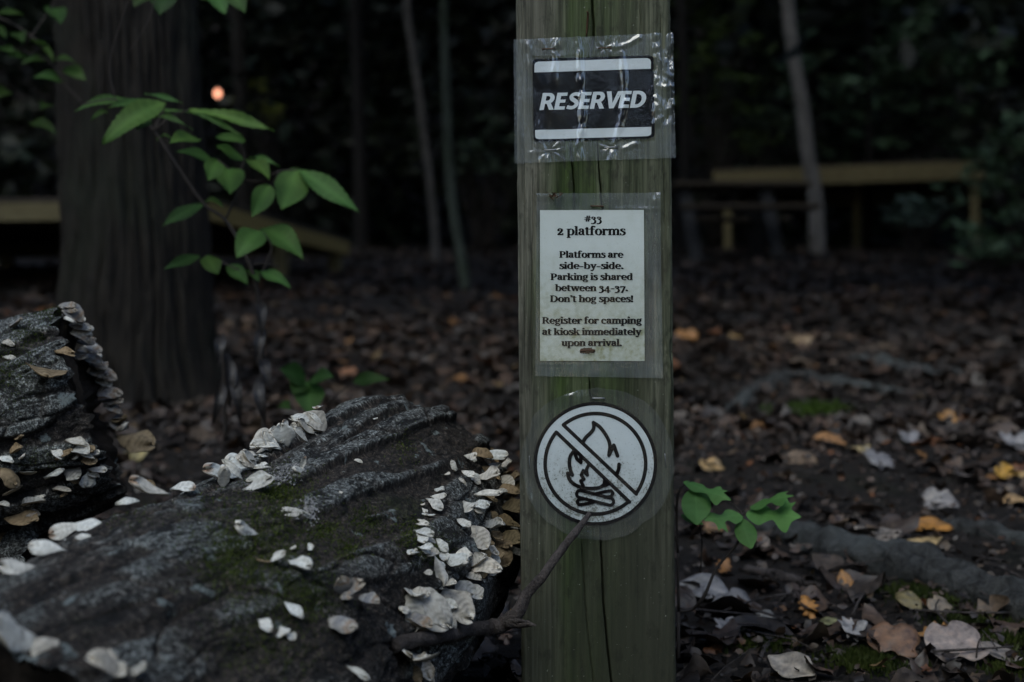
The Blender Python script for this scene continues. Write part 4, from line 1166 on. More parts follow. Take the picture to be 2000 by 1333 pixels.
def stem(x, y0, y1, lo=1, hi=1, wl=52, wr=52):
    o_ = [rect2(x, y0, x+ST, y1)]
    if lo: o_.append(rect2(x-wl, y0, x+ST+wr, y0+SF))
    if hi == 1: o_.append(quad2((x-wl-6, y1-SF-14), (x+10, y1-SF-24), (x+10, y1), (x-wl-6, y1-22)))
    if hi == 2: o_.append(rect2(x-wl, y1-SF, x+ST+wr, y1))
    return o_
def arch(x0, x1, ytop=XH+12):     # from a stem's right side over to a stem starting at x1
    return ribbon2([(x0-12, 395), (x0+45, 490), (x0+(x1-x0)*.62, ytop-48), (x1+45, ytop-95), (x1+ST/2, 390), (x1+ST/2, 300)], [50, 62, 100, 132, 138, 138])
def g_(c):
    if c == 'i': return stem(62, 0, XH)+[disc2(132, 720, 86)], 262
    if c == 'l': return stem(62, 0, AH), 262
    if c == 'n': return stem(62, 0, XH)+[arch(200, 385)]+stem(385, 0, 320, 1, 0), 590
    if c == 'h': return stem(62, 0, AH)+[arch(200, 385)]+stem(385, 0, 320, 1, 0), 590
    if c == 'm': return stem(62, 0, XH)+[arch(200, 372)]+stem(372, 0, 320, 1, 0)+[arch(510, 682)]+stem(682, 0, 320, 1, 0), 885
    if c == 'u': return [rect2(70, 190, 70+ST, XH), rect2(10, XH-SF, 100, XH), rect2(372, 0, 372+ST, XH), rect2(320, XH-SF, 400, XH), rect2(400, 0, 565, SF),
                         ribbon2([(139, 240), (145, 110), (230, 45), (320, 60), (385, 130)], [138, 132, 105, 75, 55])], 590
    if c == 'r': return stem(62, 0, XH)+[ribbon2([(185, 380), (240, 490), (330, 515), (390, 490)], [50, 70, 90, 80]), disc2(372, 462, 82)], 455
    if c == 'o': return [ring2(278, 277, 260, 292, 140, 66, 0, 360, 48)], 556
    if c == 'c': return [ring2(272, 277, 252, 292, 140, 66, 48, 318, 40), disc2(398, 432, 78)], 490
    if c == 'e': return [ring2(272, 277, 252, 292, 140, 66, 8, 322, 44), rect2(120, 250, 505, 312), quad2((395, 300), (523, 300), (505, 380), (400, 420))], 520
    if c == 'a': return [rect2(305, 90, 305+ST, 390), ribbon2([(110, 445), (165, 530), (265, 545), (345, 505), (374, 390), (374, 330)], [66, 66, 66, 110, 138, 138]), disc2(128, 440, 72),
                         ribbon2([(330, 330), (225, 310), (130, 260), (100, 165), (135, 70), (220, 45), (330, 110)], [56, 58, 90, 134, 110, 66, 56]), ribbon2([(374, 150), (385, 60), (440, 22), (505, 40)], [138, 110, 62, 40])], 530
    if c == 'b': return [rect2(62, 20, 62+ST, AH), quad2((4, AH-70), (80, AH-82), (80, AH), (4, AH-22)), ring2(318, 277, 252, 292, 140, 66, -130, 130, 40)], 590
    if c == 'd': return [rect2(372, 0, 372+ST, AH), rect2(310, AH-SF, 400, AH), rect2(400, 0, 568, SF), ring2(275, 277, 252, 292, 140, 66, 48, 312, 40)], 590
    if c == 'p': return [rect2(62, DH, 62+ST, XH), rect2(5, DH, 270, DH+SF), quad2((0, XH-70), (80, XH-80), (80, XH), (0, XH-22)), ring2(318, 277, 252, 292, 140, 66, -132, 132, 40)], 592
    if c == 'g': return [ring2(248, 372, 208, 192, 118, 58, 0, 360, 40), ring2(252, -95, 245, 140, 100, 58, 0, 360, 40), ribbon2([(120, 225), (90, 150), (150, 80), (270, 60), (370, 40)], [50, 70, 90, 92, 100]),
                         ribbon2([(370, 500), (430, 555), (500, 560)], [50, 60, 86])], 520
    if c == 's': return [ribbon2([(372, 430), (345, 520), (225, 540), (125, 490), (115, 410), (225, 320), (345, 245), (372, 140), (300, 45), (190, 10), (80, 40), (55, 135)], [50, 56, 66, 110, 130, 140, 140, 122, 90, 66, 60, 50]),
                         rect2(338, 400, 392, XH), rect2(38, 0, 92, 175)], 440
    if c == 'k': return stem(62, 0, AH)+[quad2((180, 225), (240, 225), (470, 520), (395, 520)), rect2(325, XH-SF, 570, XH), quad2((235, 330), (330, 410), (570, 50), (415, 30)), rect2(345, 0, 610, SF)], 600
    if c == 'f': return stem(70, 0, 600, 1, 0, 52, 75)+[ribbon2([(139, 560), (150, 690), (225, 765), (320, 772)], [138, 130, 96, 78]), disc2(330, 735, 70), rect2(5, XH-62, 330, XH)], 372
    if c == 't': return [rect2(82, 120, 82+ST, 690), rect2(5, XH-62, 345, XH), quad2((5, XH-30), (120, XH-30), (120, 700)), ribbon2([(151, 160), (165, 60), (240, 35), (340, 70)], [138, 125, 84, 48])], 372
    if c == 'v': return [quad2((40, 520), (190, 520), (345, 100), (290, 0), (240, 0)), quad2((250, 0), (320, 0), (500, 520), (425, 520)), rect2(-10, XH-SF, 245, XH), rect2(355, XH-SF, 555, XH)], 545
    if c == 'w': return [quad2((30, 520), (175, 520), (300, 110), (265, 0), (210, 0)), quad2((230, 0), (300, 0), (445, 500), (380, 500)), quad2((375, 520), (505, 520), (620, 110), (590, 0), (535, 0)), quad2((555, 0), (625, 0), (775, 520), (705, 520)),
                         rect2(-15, XH-SF, 235, XH), rect2(330, XH-SF, 560, XH), rect2(635, XH-SF, 825, XH)], 815
    if c == 'y': return [quad2((40, 520), (190, 520), (350, 90), (300, -10), (250, 0)), quad2((175, -200), (250, -200), (505, 520), (430, 520)), disc2(110, -165, 74), quad2((100, -239), (180, -239), (260, -170), (190, -120)), rect2(-10, XH-SF, 245, XH), rect2(350, XH-SF, 560, XH)], 545
    if c == 'P': return stem(70, 0, CH, 1, 2, 60, 70)+[ring2(290, 520, 290, 225, 145, 62, -90, 90, 30), rect2(190, CH-62, 300, CH), rect2(190, 295, 300, 357)], 615
    if c == 'R': return stem(70, 0, CH, 1, 2, 60, 60)+[ring2(290, 535, 285, 210, 142, 62, -90, 90, 30), rect2(190, CH-62, 300, CH), rect2(190, 325, 330, 387), quad2((300, 350), (430, 350), (650, 58), (690, 0), (560, 0), (500, 40))], 690
    if c == 'D': return stem(70, 0, CH, 1, 2, 60, 20)+[ring2(320, CH/2, 385, CH/2, 150, 62, -90, 90, 34), rect2(190, CH-62, 330, CH), rect2(190, 0, 330, 62)], 745
    if c == '.': return [disc2(120, 78, 92)], 240
    if c == '!': return [disc2(135, 78, 92), quad2((95, 230), (175, 230), (215, 745), (55, 745))], 270
    if c == '-': return [rect2(55, 225, 345, 312)], 400
    if c == "'": return [disc2(118, 690, 88), quad2((200, 710), (170, 600), (70, 500), (45, 530), (110, 640))], 230
    if c == '#': return [quad2((150, 60), (225, 60), (320, 700), (245, 700)), quad2((340, 60), (415, 60), (510, 700), (435, 700)), rect2(50, 430, 590, 500), rect2(30, 235, 570, 305)], 620
    if c == '2': return [ribbon2([(95, 400), (115, 500), (220, 555), (345, 520), (372, 420), (310, 290), (180, 150), (95, 60)], [80, 70, 66, 110, 138, 120, 90, 72]), rect2(60, 0, 470, 105), rect2(415, 0, 470, 175), disc2(122, 405, 70)], 530
    if c == '3': return [ribbon2([(85, 440), (130, 530), (240, 555), (345, 500), (352, 400), (285, 320), (180, 285)], [70, 62, 66, 110, 128, 90, 56]), ribbon2([(180, 285), (330, 240), (398, 110), (350, -60), (210, -150), (60, -175)], [56, 100, 142, 130, 90, 58]), disc2(110, 430, 66), disc2(95, -150, 66)], 510
    if c == '4': return [rect2(300, -195, 300+ST, 560), quad2((10, 45), (80, 45), (400, 540), (330, 560)), rect2(10, -10, 560, 75)], 590
    if c == '7': return [rect2(40, 445, 505, 555), rect2(40, 370, 95, 555), quad2((110, -195), (260, -195), (505, 480), (430, 500), (400, 470))], 525
    return [], 225
def text_mesh(lines, off):
    """lines: (text, x0, x1, baseline_left, cap height, slope) in photo pixels"""
    mb = MB(); k = 0
    for txt, x0, x1, bl, cap, slope in lines:
        xs0 = 0; items = []; lo, hi = 1e9, -1e9
        for ch in txt:
            sh, adv = g_(ch)
            for v, f in sh:
                vv = [(x+xs0, y) for x, y in v]; items.append((vv, f)); lo = min(lo, min(p[0] for p in vv)); hi = max(hi, max(p[0] for p in vv))
            xs0 += adv
        sx = (x1-x0)/(hi-lo); sy = cap/CH
        for vv, f in items:
            for dx, dy in ((-.75, -.2), (.75, .2)):
                k += 1
                mb.add([S(x0+(x-lo)*sx+dx, bl-y*sy+dy, off+k*3e-7) for x, y in vv], f)
    return mb
def poly2(outline, holes=()):
    loops = [[Vector((x, y, 0)) for x, y in outline]]+[[Vector((x, y, 0)) for x, y in h] for h in holes]
    tri = tessellate_polygon(loops); return [p for L in ([outline]+list(holes)) for p in L], [tuple(t) for t in tri]
def arc2(cx, cy, rx, ry, a0, a1, n=14): return [(cx+rx*math.cos(math.radians(a0+(a1-a0)*i/n)), cy+ry*math.sin(math.radians(a0+(a1-a0)*i/n))) for i in range(n+1)]
def sans(c):
    if c == 'E': return [poly2([(0, 0), (415, 0), (415, 135), (175, 135), (175, 285), (390, 285), (390, 415), (175, 415), (175, 565), (415, 565), (415, 700), (0, 700)])], 470
    if c == 'D': return [poly2([(0, 0), (220, 0)]+arc2(220, 350, 370, 350, -90, 90, 22)+[(0, 700)], [[(175, 138), (225, 138)]+arc2(225, 350, 185, 212, -88, 88, 18)+[(175, 562)]])], 640
    if c == 'R': return [poly2([(0, 0), (175, 0), (175, 250), (245, 250), (385, 0), (580, 0), (400, 290)]+arc2(270, 475, 250, 225, -52, 90, 18)+[(0, 700)], [[(175, 380), (250, 380)]+arc2(255, 477, 90, 95, -88, 88, 12)+[(175, 572)]])], 595
    if c == 'V': return [poly2([(-38, 700), (147, 700), (280, 220), (412, 700), (594, 700), (372, 0), (187, 0)])], 560
    if c == 'S': return [ribbon2([(452, 590), (340, 630), (215, 622), (130, 545), (165, 445), (270, 375), (370, 300), (395, 190), (300, 90), (170, 72), (25, 110)], [140, 140, 142, 150, 155, 158, 158, 155, 146, 140, 140], 9)], 505
    return [], 200

# ------------------------------------------------------------------ staples
def staple(parent, px, py, L, ang, mat, off, rad=.0005):
    a = math.radians(ang); dx, dy = math.cos(a)*L/2, math.sin(a)*L/2
    v, f = tube([S(px-dx, py-dy, off-.003), S(px-dx, py-dy, off), S(px+dx, py+dy, off), S(px+dx, py+dy, off-.003)], [rad]*4, 6, 4)
    mesh_obj('staple', v, f, M[mat], parent)

# ------------------------------------------------------------------ sign with RESERVED
rs = thing('laminated_sign', 'black and white RESERVED card in crinkled clear plastic at the top of the post', 'sign', 'laminated signs stapled to the post')
def bl(t, u, c):                                # bilinear in a photo quad: TL TR BR BL
    return ((1-t)*((1-u)*c[0][0]+u*c[1][0])+t*((1-u)*c[3][0]+u*c[2][0]), (1-t)*((1-u)*c[0][1]+u*c[1][1])+t*((1-u)*c[3][1]+u*c[2][1]))
RQ = [(1003, 79), (1314, 65), (1319.5, 309), (1005, 320)]
RIDGE = [([(1126, 72), (1131, 110), (1134, 160), (1138, 200), (1136, 250), (1131, 285), (1135, 318)], 6.5, .0028), ([(1028, 78), (1038, 120), (1060, 170), (1066, 215), (1056, 260), (1062, 320)], 9, .0020),
         ([(1082, 78), (1084, 120), (1082, 165)], 6, .0022), ([(1205, 72), (1197, 96)], 5, .0015), ([(1214, 105), (1218, 150), (1222, 200), (1210, 245), (1198, 290), (1192, 318)], 7, .0025), ([(1248, 74), (1232, 84), (1202, 95)], 5, .0016),
         ([(1278, 68), (1285, 100), (1292, 130), (1305, 152)], 7, .0030), ([(1312, 80), (1300, 120), (1288, 165), (1282, 215)], 8, .0028), ([(1316, 205), (1300, 218), (1282, 242)], 6, .0026),
         ([(1055, 78), (1066, 96)], 4, .0014), ([(1090, 78), (1080, 96)], 4, .0014), ([(1285, 180), (1312, 168)], 7, .002), ([(1240, 282), (1215, 292)], 5, .0012), ([(1036, 300), (1068, 292)], 5, .0012), ([(1070, 320), (1072, 296)], 4, .0010)]
PIN = [(1072, 97), (1181, 95), (1074, 294), (1193, 289)]
def dseg(px, py, pts):
    best = 1e9
    for (ax_, ay_), (bx_, by_) in zip(pts, pts[1:]):
        dx, dy = bx_-ax_, by_-ay_; t = max(0, min(1, ((px-ax_)*dx+(py-ay_)*dy)/(dx*dx+dy*dy)))
        best = min(best, math.hypot(px-ax_-t*dx, py-ay_-t*dy))
    return best
def wrinkle(px, py):
    j = 3.0*noise.noise(Vector((px*.06, py*.035, 2))); h = 0
    for pts, wd, amp in RIDGE:
        ys_ = [p[1] for p in pts]
        if min(ys_)-15 < py < max(ys_)+15:
            q = dseg(px+j, py, pts)/wd
            if q < 3: h += amp*math.exp(-q*q)*(.75+.5*noise.noise(Vector((px*.03, py*.06, 6))))
    right = sstep(1262, 1290, px)*sstep(262, 205, py)
    h += right*.0048*(noise.noise(Vector((px*.045, py*.03, 8)))+.35*noise.noise(Vector((px*.13, py*.09, 5))))
    h += .0006*noise.noise(Vector((px*.03, py*.018, 1)))+.00012*noise.noise(Vector((px*.2, py*.14, 1)))
    for a, b in PIN:
        q = math.hypot(px-a, py-b); h *= 1-math.exp(-(q/9)**2); t_ = math.atan2(py-b, px-a); h += .0016*math.exp(-(q/24)**2)*noise.noise(Vector((math.cos(t_)*2.6+a, math.sin(t_)*2.6+b, q*.03)))*(1-math.exp(-(q/6)**2))
    return h
CQ = [(1040, 116), (1276, 108.5), (1278.5, 270), (1042, 278)]
def in_round(u, v, ru, rv):
    a = min(u, 1-u); b = min(v, 1-v)
    if a >= ru or b >= rv: return True
    return ((ru-a)/ru)**2+((rv-b)/rv)**2 <= 1
def warp_sheet(name, Q, nu, nv, mat, parent, fn, off, rnd=(0, 0), solid=0, haze=None):
    v, f, hz = [], [], []
    for j in range(nv+1):
        for i in range(nu+1):
            u, t = i/nu, j/nv
            # pull the border in to a rounded outline
            if rnd[0]:
                b = min(t, 1-t); 
                if b < rnd[1]:
                    k = 1-math.sqrt(max(0, 1-((rnd[1]-b)/rnd[1])**2)); m_ = rnd[0]*k
                    u = m_+u*(1-2*m_)
            px, py = bl(t, u, Q); v.append(S(px, py, off+fn(px, py)))
            if haze: hz.append((haze(px, py),)*3)
    for j in range(nv):
        for i in range(nu): a = j*(nu+1)+i; f.append((a, a+nu+1, a+nu+2, a+1))
    o_ = mesh_obj(name, v, f, M[mat], parent, True, hz or None)
    if solid:
        s_ = o_.modifiers.new('thickness', 'SOLIDIFY'); s_.thickness = solid; s_.offset = -1
    return o_
cw = lambda px, py: .62*wrinkle(px, py)
warp_sheet('card', CQ, 120, 84, 'black', rs, cw, .0006, (.035, .05))
# white bands and letters follow the crumpled card
def on_card(name, parent, mat, polys, off, sub=0):
    mb = MB()
    for v, f in polys: mb.add([S(x, y, off+cw(x, y)) for x, y in v], f)
    return mb.build(name, M[mat], parent)
def band(c, rnd_top):
    v, f = [], []; nu, nv = 90, 10
    for j in range(nv+1):
        t = j/nv; e = t if rnd_top else 1-t
        k = 1-math.sqrt(max(0, 1-((.38-e)/.38)**2)) if e < .38 else 0
        for i in range(nu+1):
            u = .032*k+(i/nu)*(1-.064*k); v.append(bl(t, u, c))
    f = [(j*(nu+1)+i, (j+1)*(nu+1)+i, (j+1)*(nu+1)+i+1, j*(nu+1)+i+1) for j in range(nv) for i in range(nu)]
    return v, f
card = rs.children[0]
on_card('white_band', card, 'white', [band([(1044, 121.5), (1271, 114), (1271, 135), (1043.5, 142.5)], True)], .00095)
on_card('white_band', card, 'white', [band([(1045, 255), (1272, 248.5), (1272, 266.5), (1045.5, 273)], False)], .00095)
mbw = []
x = 0; items = []; lo, hi = 1e9, -1e9
for ch in 'RESERVED':
    sh, adv = sans(ch)
    for v, f in sh:
        # cut long faces so that the letters bend with the card
        vv = [(a+x+b*.20, b) for a, b in v]; items.append((vv, f)); lo = min(lo, min(p[0] for p in vv)); hi = max(hi, max(p[0] for p in vv))
    x += adv
k = (1262-1053.5)/(hi-lo)
import bmesh
mb = MB()
for vv, f in items:
    bm = bmesh.new(); bv = [bm.verts.new((a, b, 0)) for a, b in vv]
    for q in f:
        try: bm.faces.new([bv[i] for i in q])
        except ValueError: pass
    for _ in range(3):
        ed = [e for e in bm.edges if e.calc_length() > 45]
        if ed: bmesh.ops.subdivide_edges(bm, edges=ed, cuts=1)
    bmesh.ops.triangulate(bm, faces=bm.faces[:])
    bm.verts.index_update(); out = []
    for q in bm.verts:
        px = 1053.5+(q.co.x-lo)*k; py = 216-(px-1053.5)*.0255-q.co.y*(33.0/700)
        out.append(S(px, py, .00115+cw(px, py)))
    fs = []
    for q in bm.faces:
        ii = [w_.index for w_ in q.verts]
        fs.append(ii)
    mb.add(out, fs); bm.free()
o = mb.build('lettering', M['white'], card)
warp_sheet('plastic_film', RQ, 230, 190, 'film', rs, wrinkle, .0017, haze=lambda x, y: .04 if 1039 < x < 1279 and 110 < y < 277 else 1.0)
for px, py, mt in ((1072, 97, 'rust'), (1181, 95, 'rust'), (1075, 294, 'staple'), (1193, 289, 'staple')): staple(rs, px, py, 22, -2, mt, .0026)
locate(rs, S(1160, 195))

# ------------------------------------------------------------------ notice
ns_ = thing('laminated_sign', 'white printed camping notice headed #33 on the middle of the post', 'sign', 'laminated signs stapled to the post')
PQ = [(1054.5, 411), (1257.5, 410.5), (1259, 705.5), (1054.5, 705.5)]
nfl = lambda px, py: .0003*noise.noise(Vector((px*.02, py*.015, 4)))
warp_sheet('notice_paper', PQ, 40, 50, 'paper', ns_, lambda a, b: 0, .0008)
npaper = ns_.children[0]
k_ = 3.3325
def TL(t, x0, x1, b, cap): return (t, 960+x0/k_, 960+x1/k_, 360+b/k_, cap/k_, 0.0)
LN = [TL('#33', 606, 716, 249, 46), TL('2 platforms', 430, 872, 333, 56), TL('Platforms are', 443, 857, 480, 43), TL('side-by-side.', 443, 857, 553, 43), TL('Parking is shared', 386, 918, 625, 43),
      TL('between 34-37.', 415, 886, 697, 43), TL("Don't hog spaces!", 383, 920, 768, 43), TL('Register for camping', 331, 976, 909, 43), TL('at kiosk immediately', 331, 975, 982, 43), TL('upon arrival.', 456, 846, 1054, 43)]
text_mesh(LN, .00095).build('lettering', M['ink'], npaper, False)
NQ = [(1048, 378.5), (1289, 377), (1294.5, 739), (1045.5, 735)]
def nf2(px, py):
    h = .0004*noise.noise(Vector((px*.012, py*.01, 7)))
    h += .0035*math.exp(-((px-1286)/13)**2-((py-390)/22)**2)
    h += .0012*math.exp(-((px-1060)/16)**2-((py-383)/9)**2)
    h += .0008*math.exp(-((py-409)/3.5)**2)*sstep(1180, 1260, px)*(1+noise.noise(Vector((px*.2, 0, 0))))
    h += .0002*math.exp(-((px-1275)/5)**2)*sstep(390, 430, py)
    if py > 715: h += .0006*noise.noise(Vector((px*.03, py*.03, 2)))
    return h
warp_sheet('plastic_film', NQ, 100, 130, 'film2', ns_, nf2, .0015, haze=lambda x, y: .15 if 1053 < x < 1260 and 409 < y < 707 else 1.0)
staple(ns_, 1166, 403.5, 21, 2, 'rust', .0024, .0007); staple(ns_, 1147, 685, 24, -2, 'rust', .0024, .0008)
# rust stain around the lower staple, and a crumb of bark caught on the corner
v, f = [], []
for i in range(40):
    a = 6.2832*i/40; r = 1+.35*noise.noise(Vector((math.cos(a)*2, math.sin(a)*2, 3)))+.25*noise.noise(Vector((math.cos(a)*6, math.sin(a)*6, 1)))
    rx = 15 if abs(math.sin(a)) < .6 else 12
    v.append((1147+rx*r*math.cos(a), 685.5+5.5*r*math.sin(a)*(1+.3*abs(math.cos(a)))))
mesh_obj('rust_stain', [S(x_, y_, .00093) for x_, y_ in v], [tuple(range(40))], M['rust'], npaper)
mb = MB(); rr = random.Random(9)
for i in range(26):
    a = S(1081+rr.gauss(0, 6), 383+rr.gauss(0, 3.4), .004+rr.uniform(0, .002)); q = rr.uniform(.0007, .0018)
    dv = [Vector((rr.gauss(0, q), rr.gauss(0, q*.7), rr.gauss(0, q*.7))) for _ in range(4)]
    mb.add([a+d_ for d_ in dv], [(0, 1, 2), (0, 2, 3), (0, 3, 1), (1, 3, 2)])
mb.build('dirt_crumb', M['rust'], ns_, False)
locate(ns_, S(1170, 558))

# ------------------------------------------------------------------ no-campfire sign
nc_ = thing('laminated_sign', 'round no campfire symbol in round plastic on the lower post', 'sign', 'laminated signs stapled to the post')
zx = lambda x: 1020+x/4.3; zy = lambda y: 750+y/4.3
def round_sheet(name, cx, cy, rx, ry, nrg, na, mat, parent, fn, off, wob=0.0):
    v = [S(cx, cy, off+fn(cx, cy))]; f = []; hz = [(.15,)*3]
    for i in range(1, nrg+1):
        for k in range(na):
            a = 6.2832*k/na; w_ = 1+wob*(noise.noise(Vector((math.cos(a)*2.2, math.sin(a)*2.2, 5)))+.4*noise.noise(Vector((math.cos(a)*6, math.sin(a)*6, 2))))
            px, py = cx+rx*w_*i/nrg*math.cos(a), cy+ry*w_*i/nrg*math.sin(a); v.append(S(px, py, off+fn(px, py))); hz.append((.15 if math.hypot(px-1162.8, py-906) < 121 else 1.0,)*3)
    for k in range(na): f.append((0, 1+(k+1) % na, 1+k))
    for i in range(nrg-1):
        for k in range(na): f.append((1+i*na+k, 1+i*na+(k+1) % na, 1+(i+1)*na+(k+1) % na, 1+(i+1)*na+k))
    return mesh_obj(name, v, f, M[mat], parent, True, hz)
round_sheet('symbol_disc', 1162.8, 906, 120.5, 120.5, 6, 96, 'disc', nc_, lambda a, b: 0, .0008)
disc = nc_.children[0]
mb = MB(); lay = [0]
def ink(sh):
    for v, f in sh:
        lay[0] += 1; mb.add([S(zx(a), zy(b), .00095+lay[0]*1.5e-6) for a, b in v], f)
def stroke(pts, wd, sm=0):
    p = pts if not sm else [(q[0], q[1]) for q in catmull(pts, sm)]
    for a, b in zip(p, p[1:]):
        dx, dy = b[0]-a[0], b[1]-a[1]; L = math.hypot(dx, dy) or 1; nx_, ny_ = -dy/L*wd/2, dx/L*wd/2
        ink([quad2((a[0]+nx_, a[1]+ny_), (a[0]-nx_, a[1]-ny_), (b[0]-nx_, b[1]-ny_), (b[0]+nx_, b[1]+ny_))])
    ink([disc2(a[0], a[1], wd/2, 12) for a in p])
ink([ring2(614, 671, 519, 519, 29, 29, 0, 360, 96)])
def seg(p, q, a0, a1):
    stroke([p, q], 31); stroke([(614+422*math.cos(math.radians(t)), 671+422*math.sin(math.radians(t))) for t in np.linspace(a0, a1, 50)], 31)
at = lambda p: math.degrees(math.atan2(p[1]-671, p[0]-614))
p1, p2, p3_, p4_ = (345, 345), (958, 925), (287, 408), (900, 992)
seg(p1, p2, at(p1), at(p2)); seg(p3_, p4_, at(p3_)+360 if at(p3_) < 0 else at(p3_), at(p4_))
stroke([(512, 485), (535, 448), (575, 410), (600, 372), (597, 325)], 31, 4); stroke([(597, 325), (650, 362), (705, 435), (735, 510), (727, 600)], 31, 4)
stroke([(727, 600), (768, 515), (800, 605)], 31); stroke([(812, 675), (809, 715), (792, 758)], 31, 3)
stroke([(432, 565), (405, 605), (395, 660), (402, 715), (420, 765)], 31, 4); stroke([(420, 765), (382, 750)], 27); stroke([(382, 750), (395, 800), (440, 845), (510, 872), (585, 878), (650, 870), (700, 835)], 31, 4)
stroke([(440, 580), (458, 630), (492, 660), (490, 600), (470, 580)], 30); stroke([(558, 680), (538, 720), (546, 765), (512, 728), (495, 765), (518, 800), (490, 815), (512, 855)], 29)
ink([quad2((680, 785), (745, 845), (700, 868), (640, 878), (672, 840))])
def capsule(a, b, r, wd):
    d = math.atan2(b[1]-a[1], b[0]-a[0]); pts = []
    for i in range(13): t = d+math.pi/2+math.pi*i/12; pts.append((a[0]+r*math.cos(t), a[1]+r*math.sin(t)))
    for i in range(13): t = d-math.pi/2+math.pi*i/12; pts.append((b[0]+r*math.cos(t), b[1]+r*math.sin(t)))
    stroke(pts+[pts[0]], wd)
capsule((486, 924), (736, 988), 30, 27)
stroke([(690, 905), (745, 897), (762, 918), (745, 945), (690, 950)], 27); stroke([(690, 905), (600, 925)], 27)
stroke([(540, 965), (475, 968), (460, 990), (475, 1014), (520, 1010), (600, 990)], 27)
mb.build('symbol', M['ink'], disc, False)
def nf3(px, py):
    q = math.hypot(px-1167, py-905)/150
    h = .0005*noise.noise(Vector((px*.02, py*.02, 11)))
    h += .0022*math.exp(-((px-1112)/26)**2-((py-775)/10)**2)*(1+.8*noise.noise(Vector((px*.12, py*.16, 3))))
    h += .0016*sstep(.9, 1.0, q)*(1 if px < 1040 else .15)
    h += .001*math.exp(-((px-1145)/20)**2-((py-1045)/10)**2)
    return h
round_sheet('plastic_film', 1167.5, 905.3, 149.5, 149, 60, 220, 'film3', nc_, nf3, .0016, .05)
staple(nc_, 1168.5, 778, 20, 0, 'staple', .0026, .0006); staple(nc_, 1299, 898, 20, 86, 'staple', .0022, .0004); staple(nc_, 1034, 902, 20, 88, 'staple', .0022, .0003)
locate(nc_, S(1165, 905))

# ------------------------------------------------------------------ leafy saplings
def leaf3(parent, base, tip, width, wf, rnd, mat, tone=1.0, curl=.12, fold=.25, up=.6, name='leaf', nl=36, droop=0.0):
    base, tip = Vector(base), Vector(tip); L = (tip-base).length; d = (tip-base)/L
    cdir = (Vector((0, 0, CAM_Z))-base).normalized()
    n = cdir*(1-up)+Vector((rnd.uniform(-.2, .2), 0, up)); n = (n-d*n.dot(d)).normalized()
    s = n.cross(d); v, c = [], []; ph = rnd.uniform(0, 6)
    for i in range(nl+1):
        t = i/nl; wd = wf(min(.995, max(.006, t)))*width*2/1.0
        for u in (-1, -.5, 0, .5, 1):
            z = L*(curl*math.sin(math.pi*t))-fold*abs(u)*wd*.5*-1*.6+.025*L*math.sin(ph+t*8+u*2)*abs(u)+.012*L*abs(math.sin(t*28))*abs(u)
            q = base+d*(t*L)+s*(u*wd*.5)+n*z; q.z -= droop*L*t*t; v.append(q)
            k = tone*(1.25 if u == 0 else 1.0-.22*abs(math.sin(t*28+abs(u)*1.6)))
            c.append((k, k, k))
    if mat == 'green':
        hy = rnd.uniform(-.05, .35); c = [(a_*(1+hy), a_*(1+.25*hy), a_*(1-.4*hy)) for a_, b_, c_ in c]
    f = [(i*5+j, (i+1)*5+j, (i+1)*5+j+1, i*5+j+1) for i in range(nl) for j in range(4)]
    return mesh_obj(name, v, f, M[mat], parent, True, c)
Z = 2.38; rr = random.Random(21)
sp = thing('beech_sapling', 'green leafy beech sapling in front of the thick left trunk', 'sapling')
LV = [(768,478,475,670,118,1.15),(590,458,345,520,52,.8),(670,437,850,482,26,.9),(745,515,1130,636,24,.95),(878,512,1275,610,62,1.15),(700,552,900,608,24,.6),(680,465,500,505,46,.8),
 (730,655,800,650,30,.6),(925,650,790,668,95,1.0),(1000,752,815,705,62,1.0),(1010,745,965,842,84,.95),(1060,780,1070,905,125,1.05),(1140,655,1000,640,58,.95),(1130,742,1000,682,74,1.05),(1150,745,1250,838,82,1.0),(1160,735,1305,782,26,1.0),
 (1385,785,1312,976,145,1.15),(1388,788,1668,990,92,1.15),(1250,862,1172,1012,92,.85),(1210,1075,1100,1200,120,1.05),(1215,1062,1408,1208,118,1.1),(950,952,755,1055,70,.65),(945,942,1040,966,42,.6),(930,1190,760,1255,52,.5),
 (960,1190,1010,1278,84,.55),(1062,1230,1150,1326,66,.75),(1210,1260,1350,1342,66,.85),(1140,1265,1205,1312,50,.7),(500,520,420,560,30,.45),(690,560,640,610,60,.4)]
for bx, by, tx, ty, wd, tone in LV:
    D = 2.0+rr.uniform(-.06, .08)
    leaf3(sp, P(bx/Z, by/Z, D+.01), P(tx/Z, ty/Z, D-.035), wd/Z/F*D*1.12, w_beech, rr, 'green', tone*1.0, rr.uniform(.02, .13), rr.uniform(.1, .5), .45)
for px, py, tx, ty in ((432, 655, 425, 720), (440, 690, 448, 800), (452, 720, 470, 835), (505, 590, 512, 660), (515, 640, 500, 720), (512, 700, 530, 770), (508, 730, 522, 838), (430, 740, 412, 835)):
    leaf3(sp, P(px, py, 2.03), P(tx, ty, 2.0), 22/F*2, w_ovate, rr, 'fallen', 1, .3, .9, .1, 'dead_leaf')
for o in sp.children:
    if o.name.startswith('dead'):
        a = o.data.color_attributes['col']; c4 = np.tile(np.array([.011, .009, .0085, 1], np.float32), (len(a.data), 1)); a.data.foreach_set('color', c4.ravel())
g = G(515, 850)
mb = MB()
